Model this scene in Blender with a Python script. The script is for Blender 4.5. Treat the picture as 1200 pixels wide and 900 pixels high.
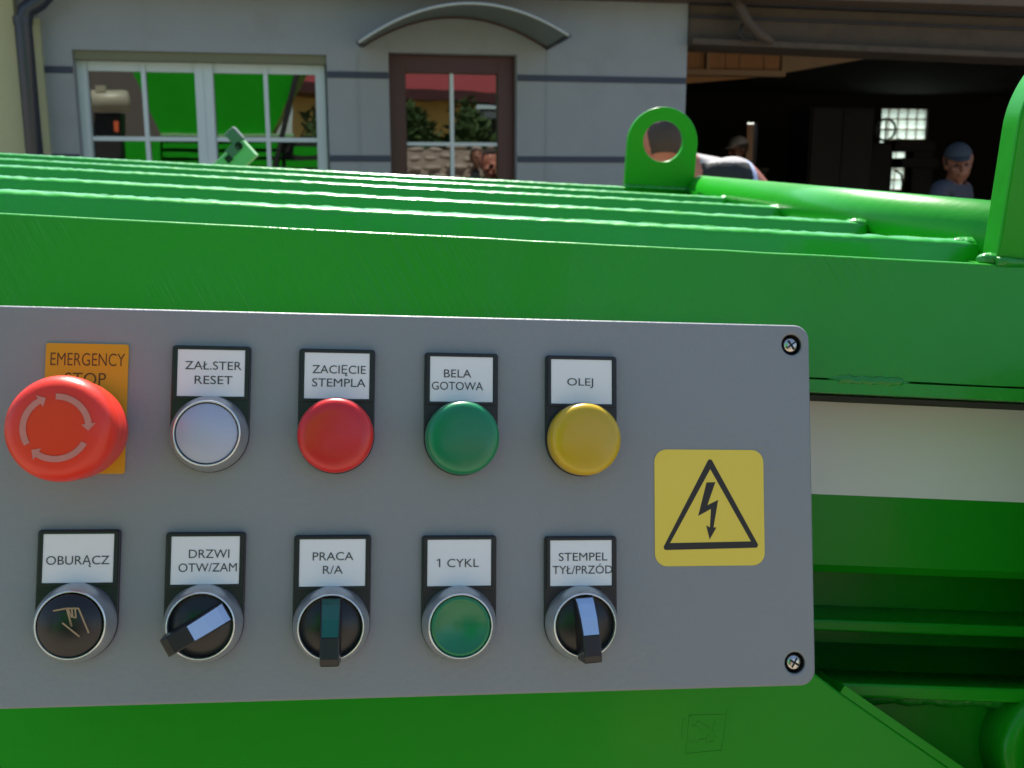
import bpy, bmesh, math, random
from mathutils import Vector, Matrix, noise
random.seed(7)
S = bpy.context.scene
for o in list(bpy.data.objects): bpy.data.objects.remove(o)
PI = math.pi; rad = math.radians

# ------------------------------------------------------------------ camera, world, sun, exposure
F = 1190.0; PITCH = rad(11.2); CAM = Vector((0, 0, 1.45))
cd = bpy.data.cameras.new('camera'); cam = bpy.data.objects.new('camera', cd); S.collection.objects.link(cam)
cam.location = CAM; cam.rotation_euler = (PI/2 - PITCH, 0, 0)
cd.sensor_width = 36; cd.lens = 36*F/1200; cd.clip_start = 0.02; cd.clip_end = 3000
cd.dof.use_dof = True; cd.dof.focus_distance = 0.44; cd.dof.aperture_fstop = 26
S.camera = cam
SUN_EL = rad(57); SUN_AZ = rad(-4.5)            # azimuth from +Y towards +X
W = bpy.data.worlds.new('World'); S.world = W; W.use_nodes = True
nt = W.node_tree; nt.nodes.clear()
sky = nt.nodes.new('ShaderNodeTexSky'); sky.sky_type = 'NISHITA'; sky.sun_disc = False
sky.sun_elevation = SUN_EL; sky.sun_rotation = SUN_AZ; sky.air_density = 1.0; sky.dust_density = 1.2; sky.ozone_density = 1.0
bg = nt.nodes.new('ShaderNodeBackground'); bg.inputs[1].default_value = 0.105
wo = nt.nodes.new('ShaderNodeOutputWorld')
nt.links.new(sky.outputs[0], bg.inputs[0]); nt.links.new(bg.outputs[0], wo.inputs[0])
sd = Vector((math.sin(SUN_AZ)*math.cos(SUN_EL), math.cos(SUN_AZ)*math.cos(SUN_EL), math.sin(SUN_EL)))
ld = bpy.data.lights.new('sun', 'SUN'); ld.energy = 5.0; ld.angle = rad(0.53); ld.color = (1, 0.95, 0.86)
sun = bpy.data.objects.new('sun', ld); S.collection.objects.link(sun)
sun.rotation_euler = sd.to_track_quat('Z', 'Y').to_euler(); sun.location = (0, 0, 20)
vs = S.view_settings; vs.view_transform = 'Standard'; vs.look = 'None'; vs.exposure = 1.1; vs.gamma = 1; vs.use_curve_mapping = False
S.render.engine = 'CYCLES'

# ------------------------------------------------------------------ pixel -> place helpers (build time only)
CX = Vector((1, 0, 0)); CF = Vector((0, math.cos(PITCH), -math.sin(PITCH))); CU = Vector((0, math.sin(PITCH), math.cos(PITCH)))
def ray(u, v): return CX*((u-600)/F) - CU*((v-450)/F) + CF
def c2w(x, y, z): return CX*x + CU*y - CF*z
def hit(u, v, p, n):
    r = ray(u, v); return CAM + r*((p-CAM).dot(n)/r.dot(n))
def frame(x, y, z, o):
    return Matrix(((x[0], y[0], z[0], o[0]), (x[1], y[1], z[1], o[1]), (x[2], y[2], z[2], o[2]), (0, 0, 0, 1)))
ID = Matrix.Identity(4)

# ------------------------------------------------------------------ materials
def lin(c): return tuple(((x/12.92) if x <= .04045 else ((x+.055)/1.055)**2.4) for x in c)
def mat(name, col, rough=.5, metal=0, var=.12, vscale=8, bump=0, bscale=60, coat=0, spec=.5, trans=0, emis=None, stretch=None, dirt=None, streak=None):
    m = bpy.data.materials.new(name); m.use_nodes = True; t = m.node_tree; b = t.nodes['Principled BSDF']
    N = t.nodes.new; L = t.links.new
    tc = N('ShaderNodeTexCoord'); mp = N('ShaderNodeMapping'); L(tc.outputs['Object'], mp.inputs[0])
    if stretch: mp.inputs['Scale'].default_value = stretch
    nz = N('ShaderNodeTexNoise'); nz.inputs['Scale'].default_value = vscale; nz.inputs['Detail'].default_value = 6
    L(mp.outputs[0], nz.inputs[0])
    mx = N('ShaderNodeMix'); mx.data_type = 'RGBA'
    mx.inputs[6].default_value = tuple(c*(1-var) for c in col)+(1,); mx.inputs[7].default_value = tuple(min(1, c*(1+var)) for c in col)+(1,)
    L(nz.outputs[0], mx.inputs[0]); last = mx.outputs[2]
    if dirt:
        dn = N('ShaderNodeTexNoise'); dn.inputs['Scale'].default_value = dirt[0]; dn.inputs['Detail'].default_value = 8; dn.inputs['Roughness'].default_value = .7
        L(tc.outputs['Object'], dn.inputs[0])
        rp = N('ShaderNodeValToRGB'); rp.color_ramp.elements[0].position = dirt[1]; rp.color_ramp.elements[1].position = dirt[1]+dirt[4]
        L(dn.outputs[0], rp.inputs[0])
        mf = N('ShaderNodeMath'); mf.operation = 'MULTIPLY'; mf.inputs[1].default_value = dirt[3]; L(rp.outputs[0], mf.inputs[0])
        m2 = N('ShaderNodeMix'); m2.data_type = 'RGBA'; m2.inputs[7].default_value = dirt[2]+(1,)
        L(mf.outputs[0], m2.inputs[0]); L(last, m2.inputs[6]); last = m2.outputs[2]
    L(last, b.inputs['Base Color'])
    b.inputs['Metallic'].default_value = metal; b.inputs['Specular IOR Level'].default_value = spec
    b.inputs['Coat Weight'].default_value = coat; b.inputs['Coat Roughness'].default_value = .12
    b.inputs['Transmission Weight'].default_value = trans
    rn = N('ShaderNodeMapRange'); rn.inputs[3].default_value = max(.02, rough*.85); rn.inputs[4].default_value = min(1, rough*1.15)
    L(nz.outputs[0], rn.inputs[0]); L(rn.outputs[0], b.inputs['Roughness'])
    if bump:
        n2 = N('ShaderNodeTexNoise'); n2.inputs['Scale'].default_value = bscale; n2.inputs['Detail'].default_value = 4
        L(mp.outputs[0], n2.inputs[0]); bp = N('ShaderNodeBump'); bp.inputs['Strength'].default_value = 1; bp.inputs['Distance'].default_value = bump
        h = n2.outputs[0]
        if streak:      # brush strokes running diagonally in the paint
            m3 = N('ShaderNodeMapping'); m3.vector_type = 'TEXTURE'; m3.inputs['Rotation'].default_value = streak[1]; m3.inputs['Scale'].default_value = streak[2]
            L(tc.outputs['Object'], m3.inputs[0]); n3 = N('ShaderNodeTexNoise'); n3.inputs['Scale'].default_value = streak[0]; n3.inputs['Detail'].default_value = 3
            L(m3.outputs[0], n3.inputs[0])
            msk = N('ShaderNodeTexNoise'); msk.inputs['Scale'].default_value = 9; L(tc.outputs['Object'], msk.inputs[0])
            mr = N('ShaderNodeMapRange'); mr.inputs[1].default_value = .45; mr.inputs[2].default_value = .7; L(msk.outputs[0], mr.inputs[0])
            ml = N('ShaderNodeMath'); ml.operation = 'MULTIPLY'; L(n3.outputs[0], ml.inputs[0]); L(mr.outputs[0], ml.inputs[1])
            ms = N('ShaderNodeMath'); ms.operation = 'MULTIPLY'; ms.inputs[1].default_value = streak[3]; L(ml.outputs[0], ms.inputs[0])
            ad = N('ShaderNodeMath'); ad.operation = 'ADD'; L(h, ad.inputs[0]); L(ms.outputs[0], ad.inputs[1]); h = ad.outputs[0]
        L(h, bp.inputs['Height']); L(bp.outputs[0], b.inputs['Normal'])
    if emis: b.inputs['Emission Color'].default_value = emis[0]+(1,); b.inputs['Emission Strength'].default_value = emis[1]
    return m
GREEN = (.009, .285, .007)
M = {}
M['green'] = mat('green_paint', (.022, .295, .014), .30, var=.10, vscale=5, bump=.0006, bscale=70, coat=.15, spec=.35, streak=(30, (0, rad(-32), 0), (.09, 1, 1.1), 4.0), dirt=(110, .70, (.005, .07, .006), .6, .03))
M['green_smooth'] = mat('green_paint_smooth', GREEN, .33, var=.08, vscale=4, bump=.0005, bscale=45, coat=.12, spec=.3, dirt=(110, .70, (.006, .06, .006), .5, .03))
M['green_rib'] = mat('green_paint_on_ribs', (.012, .33, .008), .24, var=.06, bump=.0004, bscale=60, coat=.6)
M['green_weld'] = mat('green_paint_on_weld', (.012, .25, .02), .30, var=.12, vscale=60, bump=.0012, bscale=260, coat=.2)
M['green_pale'] = mat('pale_green_paint', (.24, .46, .22), .4, var=.06)
M['bracket_grey'] = mat('bracket_grey', (.10, .14, .12), .5)
M['white_tape'] = mat('white_tape', (.86, .80, .80), .38, var=.04, vscale=6, dirt=(55, .74, (.2, .18, .14), .5, .03))
M['panel'] = mat('grey_enclosure_paint', (.240, .250, .272), .42, var=.08, vscale=11, bump=.00025, bscale=420, dirt=(95, .715, (.07, .07, .07), .6, .03))
M['black'] = mat('black_plastic', (.012, .012, .014), .38, var=.15, vscale=90, bump=.00008, bscale=900)
M['black_gloss'] = mat('black_button_plastic', (.010, .010, .011), .3, var=.1)
M['card'] = mat('white_label_card', (.80, .79, .83), .35, var=.03, vscale=40)
M['ink'] = mat('black_ink', (.03, .03, .035), .5, var=0)
M['ink_grey'] = mat('grey_ink', (.05, .05, .06), .6, var=0)
M['bezel'] = mat('satin_metal_bezel', (.45, .48, .50), .34, metal=.75, var=.04, vscale=60)
M['bezel_lip'] = mat('bright_bezel_lip', (.72, .73, .72), .25, metal=.8, var=.03)
M['cap_clear'] = mat('frosted_clear_cap', (.40, .44, .58), .35, var=.03)
M['cap_blue'] = mat('pale_blue_insert', (.36, .50, .78), .3, var=.08, vscale=200)
M['cap_teal'] = mat('dark_teal_insert', (.004, .10, .075), .3, var=.1, vscale=200)
def lens(name, edge, core, rough=.3):
    m = mat(name, edge, rough, var=.05, vscale=60, coat=.2); b = m.node_tree.nodes['Principled BSDF']
    b.inputs['Subsurface Weight'].default_value = .25; b.inputs['Subsurface Radius'].default_value = edge; b.inputs['Subsurface Scale'].default_value = .003
    return m
M['red_lens'] = lens('red_lens', (.62, .018, .018), None); M['red_core'] = lens('red_lens_core', (.56, .015, .018), None)
M['green_lens'] = lens('green_lens', (.004, .21, .085), None); M['green_core'] = lens('green_lens_core', (.004, .18, .075), None)
M['yellow_lens'] = lens('yellow_lens', (.56, .37, .010), None); M['yellow_core'] = lens('yellow_lens_core', (.52, .34, .010), None)
M['green_btn'] = lens('green_push_cap', (.006, .19, .075), None)
M['mushroom'] = mat('red_mushroom_plastic', (.74, .032, .012), .36, var=.04, vscale=20, bump=.00006, bscale=700)
M['arrow'] = mat('faded_pink_print', (.58, .20, .17), .5, var=.15, vscale=300)
M['estop_plate'] = mat('orange_yellow_plate', (.58, .30, .008), .42, var=.05)
M['estop_ink'] = mat('brown_ink', (.09, .04, .004), .6, var=0)
M['sign_yellow'] = mat('yellow_sticker', (.84, .62, .075), .45, var=.05, vscale=12, bump=.00008, bscale=120)
M['sign_black'] = mat('sticker_black', (.018, .014, .014), .5, var=0)
M['steel'] = mat('screw_steel', (.58, .55, .52), .25, metal=1, var=.2, vscale=250)
M['dark_hole'] = mat('screw_recess_dark', (.02, .022, .025), .6)
M['gasket'] = mat('gasket_and_gap_black', (.01, .01, .01), .8)
M['wall'] = mat('grey_blue_plaster', (.225, .252, .264), .85, var=.10, vscale=3.5, bump=.004, bscale=90, dirt=(2.6, .52, (.15, .155, .13), .45, .25))
M['cream'] = mat('cream_plaster', (.36, .37, .22), .85, var=.06, vscale=3, bump=.004, bscale=90)
M['stripe'] = mat('navy_groove_paint', (.022, .032, .055), .6, var=.1)
M['pipe_dark'] = mat('dark_drainpipe', (.018, .024, .035), .35, var=.15)
M['white_frame'] = mat('white_window_frame', (.44, .52, .54), .35, var=.04)
M['brown_frame'] = mat('brown_door_frame', (.045, .010, .008), .4, var=.2, vscale=20)
M['canopy'] = mat('grey_canopy_sheet', (.10, .135, .13), .4, var=.08, vscale=5)
M['canopy_rim'] = mat('canopy_rim', (.32, .36, .34), .4)
M['eave'] = mat('brown_eave_boards', (.085, .06, .04), .8, var=.3, vscale=12)
M['roof'] = mat('red_roof_tiles', (.22, .028, .03), .7, var=.15, vscale=20)
M['dark_in'] = mat('interior_gloom', (.020, .017, .012), .9, var=.3, vscale=2)  # near-black base colour stands in for the gloom indoors
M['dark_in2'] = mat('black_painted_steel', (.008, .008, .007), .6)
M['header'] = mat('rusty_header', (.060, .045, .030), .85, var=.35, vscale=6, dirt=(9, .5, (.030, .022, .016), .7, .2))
M['navy'] = mat('dark_navy_sheet', (.008, .010, .018), .6)
M['plank'] = mat('tan_boards', (.42, .22, .09), .8, var=.2, vscale=4, stretch=(6, 6, 1))
M['plank_pale'] = mat('pale_beam', (.38, .26, .15), .8, var=.15, vscale=5)
M['beige'] = mat('beige_render', (.72, .52, .30), .8, var=.05)
M['ground'] = mat('dusty_concrete', (.30, .25, .19), .9, var=.15, vscale=1.2, bump=.01, bscale=30, dirt=(.8, .5, (.2, .17, .13), .6, .2))
M['skin'] = mat('skin', (.20, .078, .042), .55, var=.08, vscale=30)
M['skin_red'] = mat('sunburnt_skin', (.40, .15, .10), .5, var=.1, vscale=30)
M['hair'] = mat('dark_hair', (.035, .022, .015), .6, var=.4, vscale=120, bump=.004, bscale=200)
M['hair_grey'] = mat('grey_brown_hair', (.045, .03, .024), .7, var=.4, vscale=120, bump=.003, bscale=200)
M['tee_grey'] = mat('grey_blue_tee', (.036, .042, .058), .85, var=.15, vscale=15, bump=.006, bscale=14)
M['tee_black'] = mat('black_tee', (.012, .017, .020), .85, var=.2, vscale=15, bump=.006, bscale=14)
M['cloth_pale'] = mat('pale_grey_cloth', (.38, .36, .36), .85, var=.08)
M['cloth_blue'] = mat('blue_white_cloth', (.45, .52, .72), .8, var=.05)
M['trousers'] = mat('dark_work_trousers', (.03, .035, .05), .9, var=.15, vscale=20)
M['cap'] = mat('denim_blue_cap', (.026, .036, .048), .8, var=.2, vscale=60)
M['eye'] = mat('eye_dark', (.02, .015, .012), .2)
M['orange'] = mat('orange_cloth', (.60, .10, .03), .8)
M['yellow_wall'] = mat('yellow_render', (.75, .50, .14), .85, var=.06)
M['leaf'] = mat('hedge_leaf', (.045, .085, .02), .6, var=.4, vscale=14)
M['bark'] = mat('bark', (.08, .055, .035), .9, var=.3)
M['stone'] = mat('rubble_stone', (.32, .26, .21), .9, var=.25, vscale=8, bump=.01, bscale=20)
M['taupe'] = mat('taupe_shed_wall', (.10, .085, .075), .85, var=.1)
M['motor'] = mat('beige_motor_paint', (.36, .34, .25), .4, var=.1)
M['white_soft'] = mat('white_plastic', (.65, .68, .6), .5)
def glass_pane(name, refl, tint):
    m = bpy.data.materials.new(name); m.use_nodes = True; t = m.node_tree; t.nodes.clear(); N = t.nodes.new; L = t.links.new
    o = N('ShaderNodeOutputMaterial'); mx = N('ShaderNodeMixShader'); g = N('ShaderNodeBsdfGlossy'); tr = N('ShaderNodeBsdfTransparent')
    g.inputs['Roughness'].default_value = .012; g.inputs['Color'].default_value = (.95, 1, .97, 1); tr.inputs[0].default_value = tint+(1,)
    fr = N('ShaderNodeFresnel'); fr.inputs[0].default_value = 1.5; ma = N('ShaderNodeMath'); ma.operation = 'ADD'; ma.inputs[1].default_value = refl
    wn = N('ShaderNodeTexNoise'); wn.inputs['Scale'].default_value = 3.5; wb2 = N('ShaderNodeBump'); wb2.inputs['Distance'].default_value = .00022; tcc = N('ShaderNodeTexCoord'); L(tcc.outputs['Object'], wn.inputs[0]); L(wn.outputs[0], wb2.inputs['Height']); L(wb2.outputs[0], g.inputs['Normal'])
    L(fr.outputs[0], ma.inputs[0]); L(ma.outputs[0], mx.inputs[0]); L(tr.outputs[0], mx.inputs[1]); L(g.outputs[0], mx.inputs[2]); L(mx.outputs[0], o.inputs[0])
    return m
M['pane'] = glass_pane('window_glass', .13, (.25, .27, .26))
M['pane_door'] = glass_pane('door_glass', .14, (.25, .25, .25))
def block_glass():
    m = bpy.data.materials.new('glass_block'); m.use_nodes = True; t = m.node_tree; t.nodes.clear(); N = t.nodes.new; L = t.links.new
    o = N('ShaderNodeOutputMaterial'); mx = N('ShaderNodeMixShader'); mx.inputs[0].default_value = .45
    a = N('ShaderNodeBsdfTranslucent'); a.inputs[0].default_value = (.85, .95, .92, 1); b = N('ShaderNodeBsdfTransparent'); b.inputs[0].default_value = (.75, .8, .78, 1)
    L(a.outputs[0], mx.inputs[1]); L(b.outputs[0], mx.inputs[2]); L(mx.outputs[0], o.inputs[0]); return m
M['block'] = block_glass()

# ------------------------------------------------------------------ object helpers
WM = {}
def props(o, label=None, cat=None, group=None, kind=None):
    if label: o['label'] = label
    if cat: o['category'] = cat
    if group: o['group'] = group
    if kind: o['kind'] = kind
    return o
def thing(name, mtx, label, cat, group=None):
    o = bpy.data.objects.new(name, None); S.collection.objects.link(o); o.empty_display_size = .05
    o.matrix_world = mtx; WM[o] = mtx.copy(); return props(o, label, cat, group)
def root_m(o):
    return WM[o] if o in WM else (root_m(o.parent) if o.parent else ID)
class MB:
    def __init__(s, fr=ID): s.v = []; s.f = []; s.fr = fr; s.mi = []; s.sm = []
    def add(s, vs_, fs, mi=0, smooth=False):
        b = len(s.v); s.v += [Vector(v) for v in vs_]; s.f += [tuple(i+b for i in f) for f in fs]; s.mi += [mi]*len(fs); s.sm += [smooth]*len(fs); return s
    def box(s, a, b, mi=0):
        x0, y0, z0 = a; x1, y1, z1 = b
        return s.add([(x0,y0,z0),(x1,y0,z0),(x1,y1,z0),(x0,y1,z0),(x0,y0,z1),(x1,y0,z1),(x1,y1,z1),(x0,y1,z1)],
            [(0,3,2,1),(4,5,6,7),(0,1,5,4),(1,2,6,5),(2,3,7,6),(3,0,4,7)], mi)
    def obox(s, c, ax, ay, az, hx, hy, hz, mi=0):
        c = Vector(c); P = [c+ax*i*hx+ay*j*hy+az*k*hz for k in (-1,1) for i, j in ((-1,-1),(1,-1),(1,1),(-1,1))]
        return s.add(P, [(0,3,2,1),(4,5,6,7),(0,1,5,4),(1,2,6,5),(2,3,7,6),(3,0,4,7)], mi)
    def bar(s, p, q, w, h, upv=(0,0,1), mi=0):
        p = Vector(p); q = Vector(q); d = (q-p); l = d.length; d.normalize(); a = d.cross(Vector(upv)).normalized(); b = a.cross(d)
        return s.obox((p+q)/2, d, a, b, l/2, w/2, h/2, mi)
    def lathe(s, prof, seg=48, c=(0,0,0), ax=None, mi=0, cap0=False, cap1=False, smooth=True):
        c = Vector(c); R = Matrix.Identity(3) if ax is None else Vector(ax).to_track_quat('Z', 'Y').to_matrix()
        vs_ = []; fs = []
        for r, z in prof:
            for k in range(seg):
                a = 2*PI*k/seg; vs_.append(c+R @ Vector((r*math.cos(a), r*math.sin(a), z)))
        for i in range(len(prof)-1):
            for k in range(seg):
                k2 = (k+1) % seg; fs.append((i*seg+k, i*seg+k2, (i+1)*seg+k2, (i+1)*seg+k))
        s.add(vs_, fs, mi, smooth); b = len(s.v)-len(vs_)
        if cap0: s.f.append(tuple(b+k for k in reversed(range(seg)))); s.mi.append(mi); s.sm.append(False)
        if cap1: s.f.append(tuple(b+(len(prof)-1)*seg+k for k in range(seg))); s.mi.append(mi); s.sm.append(False)
        return s
    def tube(s, pts, r, seg=10, mi=0, caps=True):
        pts = [Vector(p) for p in pts]; rs = r if isinstance(r, (list, tuple)) else [r]*len(pts)
        vs_ = []; fs = []; prev = None
        for i, p in enumerate(pts):
            d = (pts[min(i+1, len(pts)-1)]-pts[max(i-1, 0)]).normalized()
            if prev is None: prev = d.orthogonal().normalized()
            a = (prev - d*prev.dot(d)).normalized(); prev = a; b = d.cross(a)
            for k in range(seg):
                t = 2*PI*k/seg; vs_.append(p+(a*math.cos(t)+b*math.sin(t))*rs[i])
        for i in range(len(pts)-1):
            for k in range(seg):
                k2 = (k+1) % seg; fs.append((i*seg+k, i*seg+k2, (i+1)*seg+k2, (i+1)*seg+k))
        s.add(vs_, fs, mi, True); b = len(s.v)-len(vs_)
        if caps:
            s.f.append(tuple(b+k for k in reversed(range(seg)))); s.f.append(tuple(b+(len(pts)-1)*seg+k for k in range(seg))); s.mi += [mi]*2; s.sm += [False]*2
        return s
    def ball(s, c, r, seg=12, rings=8, sc=(1,1,1), mi=0, rough=0):
        c = Vector(c); vs_ = []; fs = []
        for i in range(1, rings):
            for k in range(seg):
                a = 2*PI*k/seg; t = PI*i/rings
                p = Vector((math.sin(t)*math.cos(a)*sc[0], math.sin(t)*math.sin(a)*sc[1], math.cos(t)*sc[2]))*r
                if rough: p *= 1+rough*noise.noise(p*(2.2/r)+c*37)
                vs_.append(c+p)
        vs_.append(c+Vector((0,0,r*sc[2]))); vs_.append(c-Vector((0,0,r*sc[2]))); n = len(vs_)
        for i in range(rings-2):
            for k in range(seg):
                k2 = (k+1) % seg; fs.append((i*seg+k, (i+1)*seg+k, (i+1)*seg+k2, i*seg+k2))
        for k in range(seg):
            k2 = (k+1) % seg; fs.append((n-2, k, k2)); fs.append((n-1, (rings-2)*seg+k2, (rings-2)*seg+k))
        return s.add(vs_, fs, mi, True)
    def build(s, name, m, parent=None, bevel=0, bseg=2, autosm=False, **pr):
        me = bpy.data.meshes.new(name); T = s.fr
        if parent is not None: T = root_m(parent).inverted() @ s.fr
        me.from_pydata([T @ v for v in s.v], [], s.f); me.update()
        for p, i, sm in zip(me.polygons, s.mi, s.sm): p.material_index = i; p.use_smooth = sm
        for mm in (m if isinstance(m, (list, tuple)) else [m]): me.materials.append(mm)
        o = bpy.data.objects.new(name, me); S.collection.objects.link(o)
        if parent is not None: o.parent = parent
        if bevel:
            bm = bmesh.new(); bm.from_mesh(me); bmesh.ops.remove_doubles(bm, verts=bm.verts, dist=1e-6)
            bmesh.ops.recalc_face_normals(bm, faces=bm.faces)
            es = [e for e in bm.edges if len(e.link_faces) == 2 and e.calc_face_angle(0) > rad(35)]
            bmesh.ops.bevel(bm, geom=es, offset=bevel, segments=bseg, profile=.5, affect='EDGES', clamp_overlap=True)
            for f in bm.faces: f.smooth = False
            bm.to_mesh(me); bm.free()
        return props(o, **pr)
def curve_mesh(cu):
    ob = bpy.data.objects.new('tmp_curve', cu); S.collection.objects.link(ob)
    dg = bpy.context.evaluated_depsgraph_get(); dg.update()
    me = bpy.data.meshes.new_from_object(ob.evaluated_get(dg)); bpy.data.objects.remove(ob); return me
def sheet(name, loops, fr, z0, z1, m, parent=None, bevel=0, bres=1, **pr):
    """a plate cut to an outline (first loop) with holes (further loops), from z0 to z1 of the frame"""
    cu = bpy.data.curves.new(name, 'CURVE'); cu.dimensions = '2D'; cu.fill_mode = 'BOTH'
    for lp in loops:
        sp = cu.splines.new('POLY'); sp.points.add(len(lp)-1)
        for p, q in zip(sp.points, lp): p.co = (q[0], q[1], 0, 1)
        sp.use_cyclic_u = True
    cu.extrude = max((z1-z0)/2-bevel, 1e-6); cu.bevel_depth = bevel; cu.bevel_resolution = bres; cu.offset = -bevel if bevel else 0
    me = curve_mesh(cu); me.name = name; me.materials.clear(); me.materials.append(m)
    for p in me.polygons: p.material_index = 0; p.use_smooth = False
    T = fr @ Matrix.Translation((0, 0, (z0+z1)/2))
    if parent is not None: T = root_m(parent).inverted() @ T
    me.transform(T); o = bpy.data.objects.new(name, me); S.collection.objects.link(o)
    if parent is not None: o.parent = parent
    return props(o, **pr)
def rrect(cx, cy, w, h, r, n=8):
    L = []
    for sx, sy, a0 in ((1, 1, 0), (-1, 1, 90), (-1, -1, 180), (1, -1, 270)):
        for k in range(n+1):
            a = rad(a0+90*k/n); L.append((cx+sx*(w/2-r)+r*math.cos(a), cy+sy*(h/2-r)+r*math.sin(a)))
    return L
def circ(cx, cy, r, n=40): return [(cx+r*math.cos(2*PI*k/n), cy+r*math.sin(2*PI*k/n)) for k in range(n)]
def text(s, cx, cy, w, h, fr, z, m, parent, thin=0.0, name='lettering'):
    cu = bpy.data.curves.new(name, 'FONT'); cu.body = s; cu.size = 1; cu.extrude = .01; cu.offset = thin; cu.resolution_u = 4
    me = curve_mesh(cu); me.name = name
    xs = [v.co.x for v in me.vertices]; x0, x1 = min(xs), max(xs)
    sx = w/(x1-x0); sy = h/.728
    for v in me.vertices: v.co = ((v.co.x-(x0+x1)/2)*sx, (v.co.y-.364)*sy, v.co.z*.004)
    T = fr @ Matrix.Translation((cx, cy, z))
    if parent is not None: T = root_m(parent).inverted() @ T
    me.transform(T); me.materials.clear(); me.materials.append(m)
    o = bpy.data.objects.new(name, me); S.collection.objects.link(o)
    if parent is not None: o.parent = parent
    return o

# ------------------------------------------------------------------ frames
rp = c2w(8100, -125, -1190).normalized(); up = c2w(190, 14950, -1190); up = (up-rp*up.dot(rp)).normalized(); npn = rp.cross(up)
PF = frame(rp, up, npn, CAM+ray(600, 600)*.41)                       # control box front: x right, y up, z out
PFi = PF.inverted()
def P(u, v, z=0):
    w = PFi @ hit(u, v, PF @ Vector((0, 0, z)), npn); return (w.x, w.y)
dd = c2w(-40, 270, -1190).normalized(); rd = c2w(1, -.045, -.0438); rd = (rd-dd*rd.dot(dd)).normalized(); nd = rd.cross(dd)
D0 = CAM+ray(600, 277)*.50 - dd*.012
DF = frame(rd, dd, nd, D0); DFi = DF.inverted()                      # machine: x right, y depth, z up; origin on the front top edge
def D(u, v, z=0):
    w = DFi @ hit(u, v, DF @ Vector((0, 0, z)), nd); return (w.x, w.y)
def Y(u, v, y):
    w = DFi @ hit(u, v, DF @ Vector((0, y, 0)), dd); return (w.x, w.z)
fd = -(up-rd*up.dot(rd)); fd.normalize(); fn = rd.cross(-fd)
FF = frame(rd, -fd, fn, D0); FFi = FF.inverted()                     # front face: x right, y up along the face, z out
def Q(u, v, q=0):
    w = FFi @ hit(u, v, FF @ Vector((0, 0, q)), fn); return (w.x, w.y)

# ------------------------------------------------------------------ ground
MB().box((-400, -400, -.3), (400, 400, 0)).build('ground', M['ground'], kind='structure')

# ------------------------------------------------------------------ building frame
YAW = rad(10); xb = Vector((math.cos(YAW), math.sin(YAW), 0)); yb = Vector((-math.sin(YAW), math.cos(YAW), 0)); zb = Vector((0, 0, 1))
wc = CAM+CF*6.3/CF.y; BF = frame(xb, yb, zb, Vector((wc.x, 6.3, 0))); BFi = BF.inverted()
WFr = frame(xb, zb, -yb, Vector((wc.x, 6.3, 0)))                     # wall drawing frame: x, y = height, z out towards the yard
def B(u, v, off=0):
    w = BFi @ hit(u, v, BF @ Vector((0, off, 0)), yb); return (w.x, w.z)
xL = B(22, 100)[0]; xR = B(803, 130)[0]
wx0, wz1 = B(84, 58); wx1 = B(382, 58)[0]; wz0 = B(240, 262)[1]
dx0, dz1 = B(455, 61); dx1 = B(606, 61)[0]
EAVE = B(600, -2)[1]

bld = thing('house', BF, 'grey-blue plastered building with navy stripes behind the green machine', 'building')
sheet('wall', [[(xL, 0), (xR, 0), (xR, EAVE+.3), (xL, EAVE+.3)], [(wx0, wz0), (wx1, wz0), (wx1, wz1), (wx0, wz1)], [(dx0, .02), (dx1, .02), (dx1, dz1), (dx0, dz1)]],
      WFr, -.30, 0, M['wall'], bld)
# painted stripes (broken by the openings)
for vy in (88, 182):
    z = B(700, vy+5)[1]
    for a, b in ((xL, wx0), (wx1, dx0), (dx1, xR)):
        MB(BF).box((a+.002, -.006, z-.018), (b-.002, .0, z+.018)).build('stripe', M['stripe'], bld)
# faint render joints beside the door
for ux in (420, 640):
    x = B(ux, 120)[0]; MB(BF).box((x-.004, -.004, .2), (x+.004, 0, B(ux, 60)[1])).build('joint', M['stripe'] if 0 else M['wall'], bld)
MB(BF).box((xL-3, -.28, EAVE), (9, .3, EAVE+.05)).box((xL-3, -.30, EAVE+.052), (9, -.28, EAVE+.22)).build('eave', M['eave'], bld)
rf = MB(BF); n = 0
rf.add([(xL-3, -.32, EAVE+.2), (9, -.32, EAVE+.2), (9, 14, EAVE+1.2), (xL-3, 14, EAVE+1.2), (xL-3, -.32, EAVE+.28), (9, -.32, EAVE+.28), (9, 14, EAVE+1.28), (xL-3, 14, EAVE+1.28)],
       [(0,3,2,1),(4,5,6,7),(0,1,5,4),(1,2,6,5),(2,3,7,6),(3,0,4,7)])
rf.build('roof', M['roof'], bld)
# room behind the window and the door
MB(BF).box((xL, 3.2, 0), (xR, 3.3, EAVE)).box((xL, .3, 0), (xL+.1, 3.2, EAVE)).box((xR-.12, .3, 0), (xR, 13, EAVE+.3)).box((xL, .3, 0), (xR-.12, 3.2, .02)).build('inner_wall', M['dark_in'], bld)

def win_frame(x0, x1, z0, z1, t, y0, y1):
    m = MB(BF); m.box((x0, y0, z0), (x0+t, y1, z1)); m.box((x1-t, y0, z0), (x1, y1, z1)); m.box((x0+t, y0, z1-t), (x1-t, y1, z1)); m.box((x0+t, y0, z0), (x1-t, y1, z0+t)); return m
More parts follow.
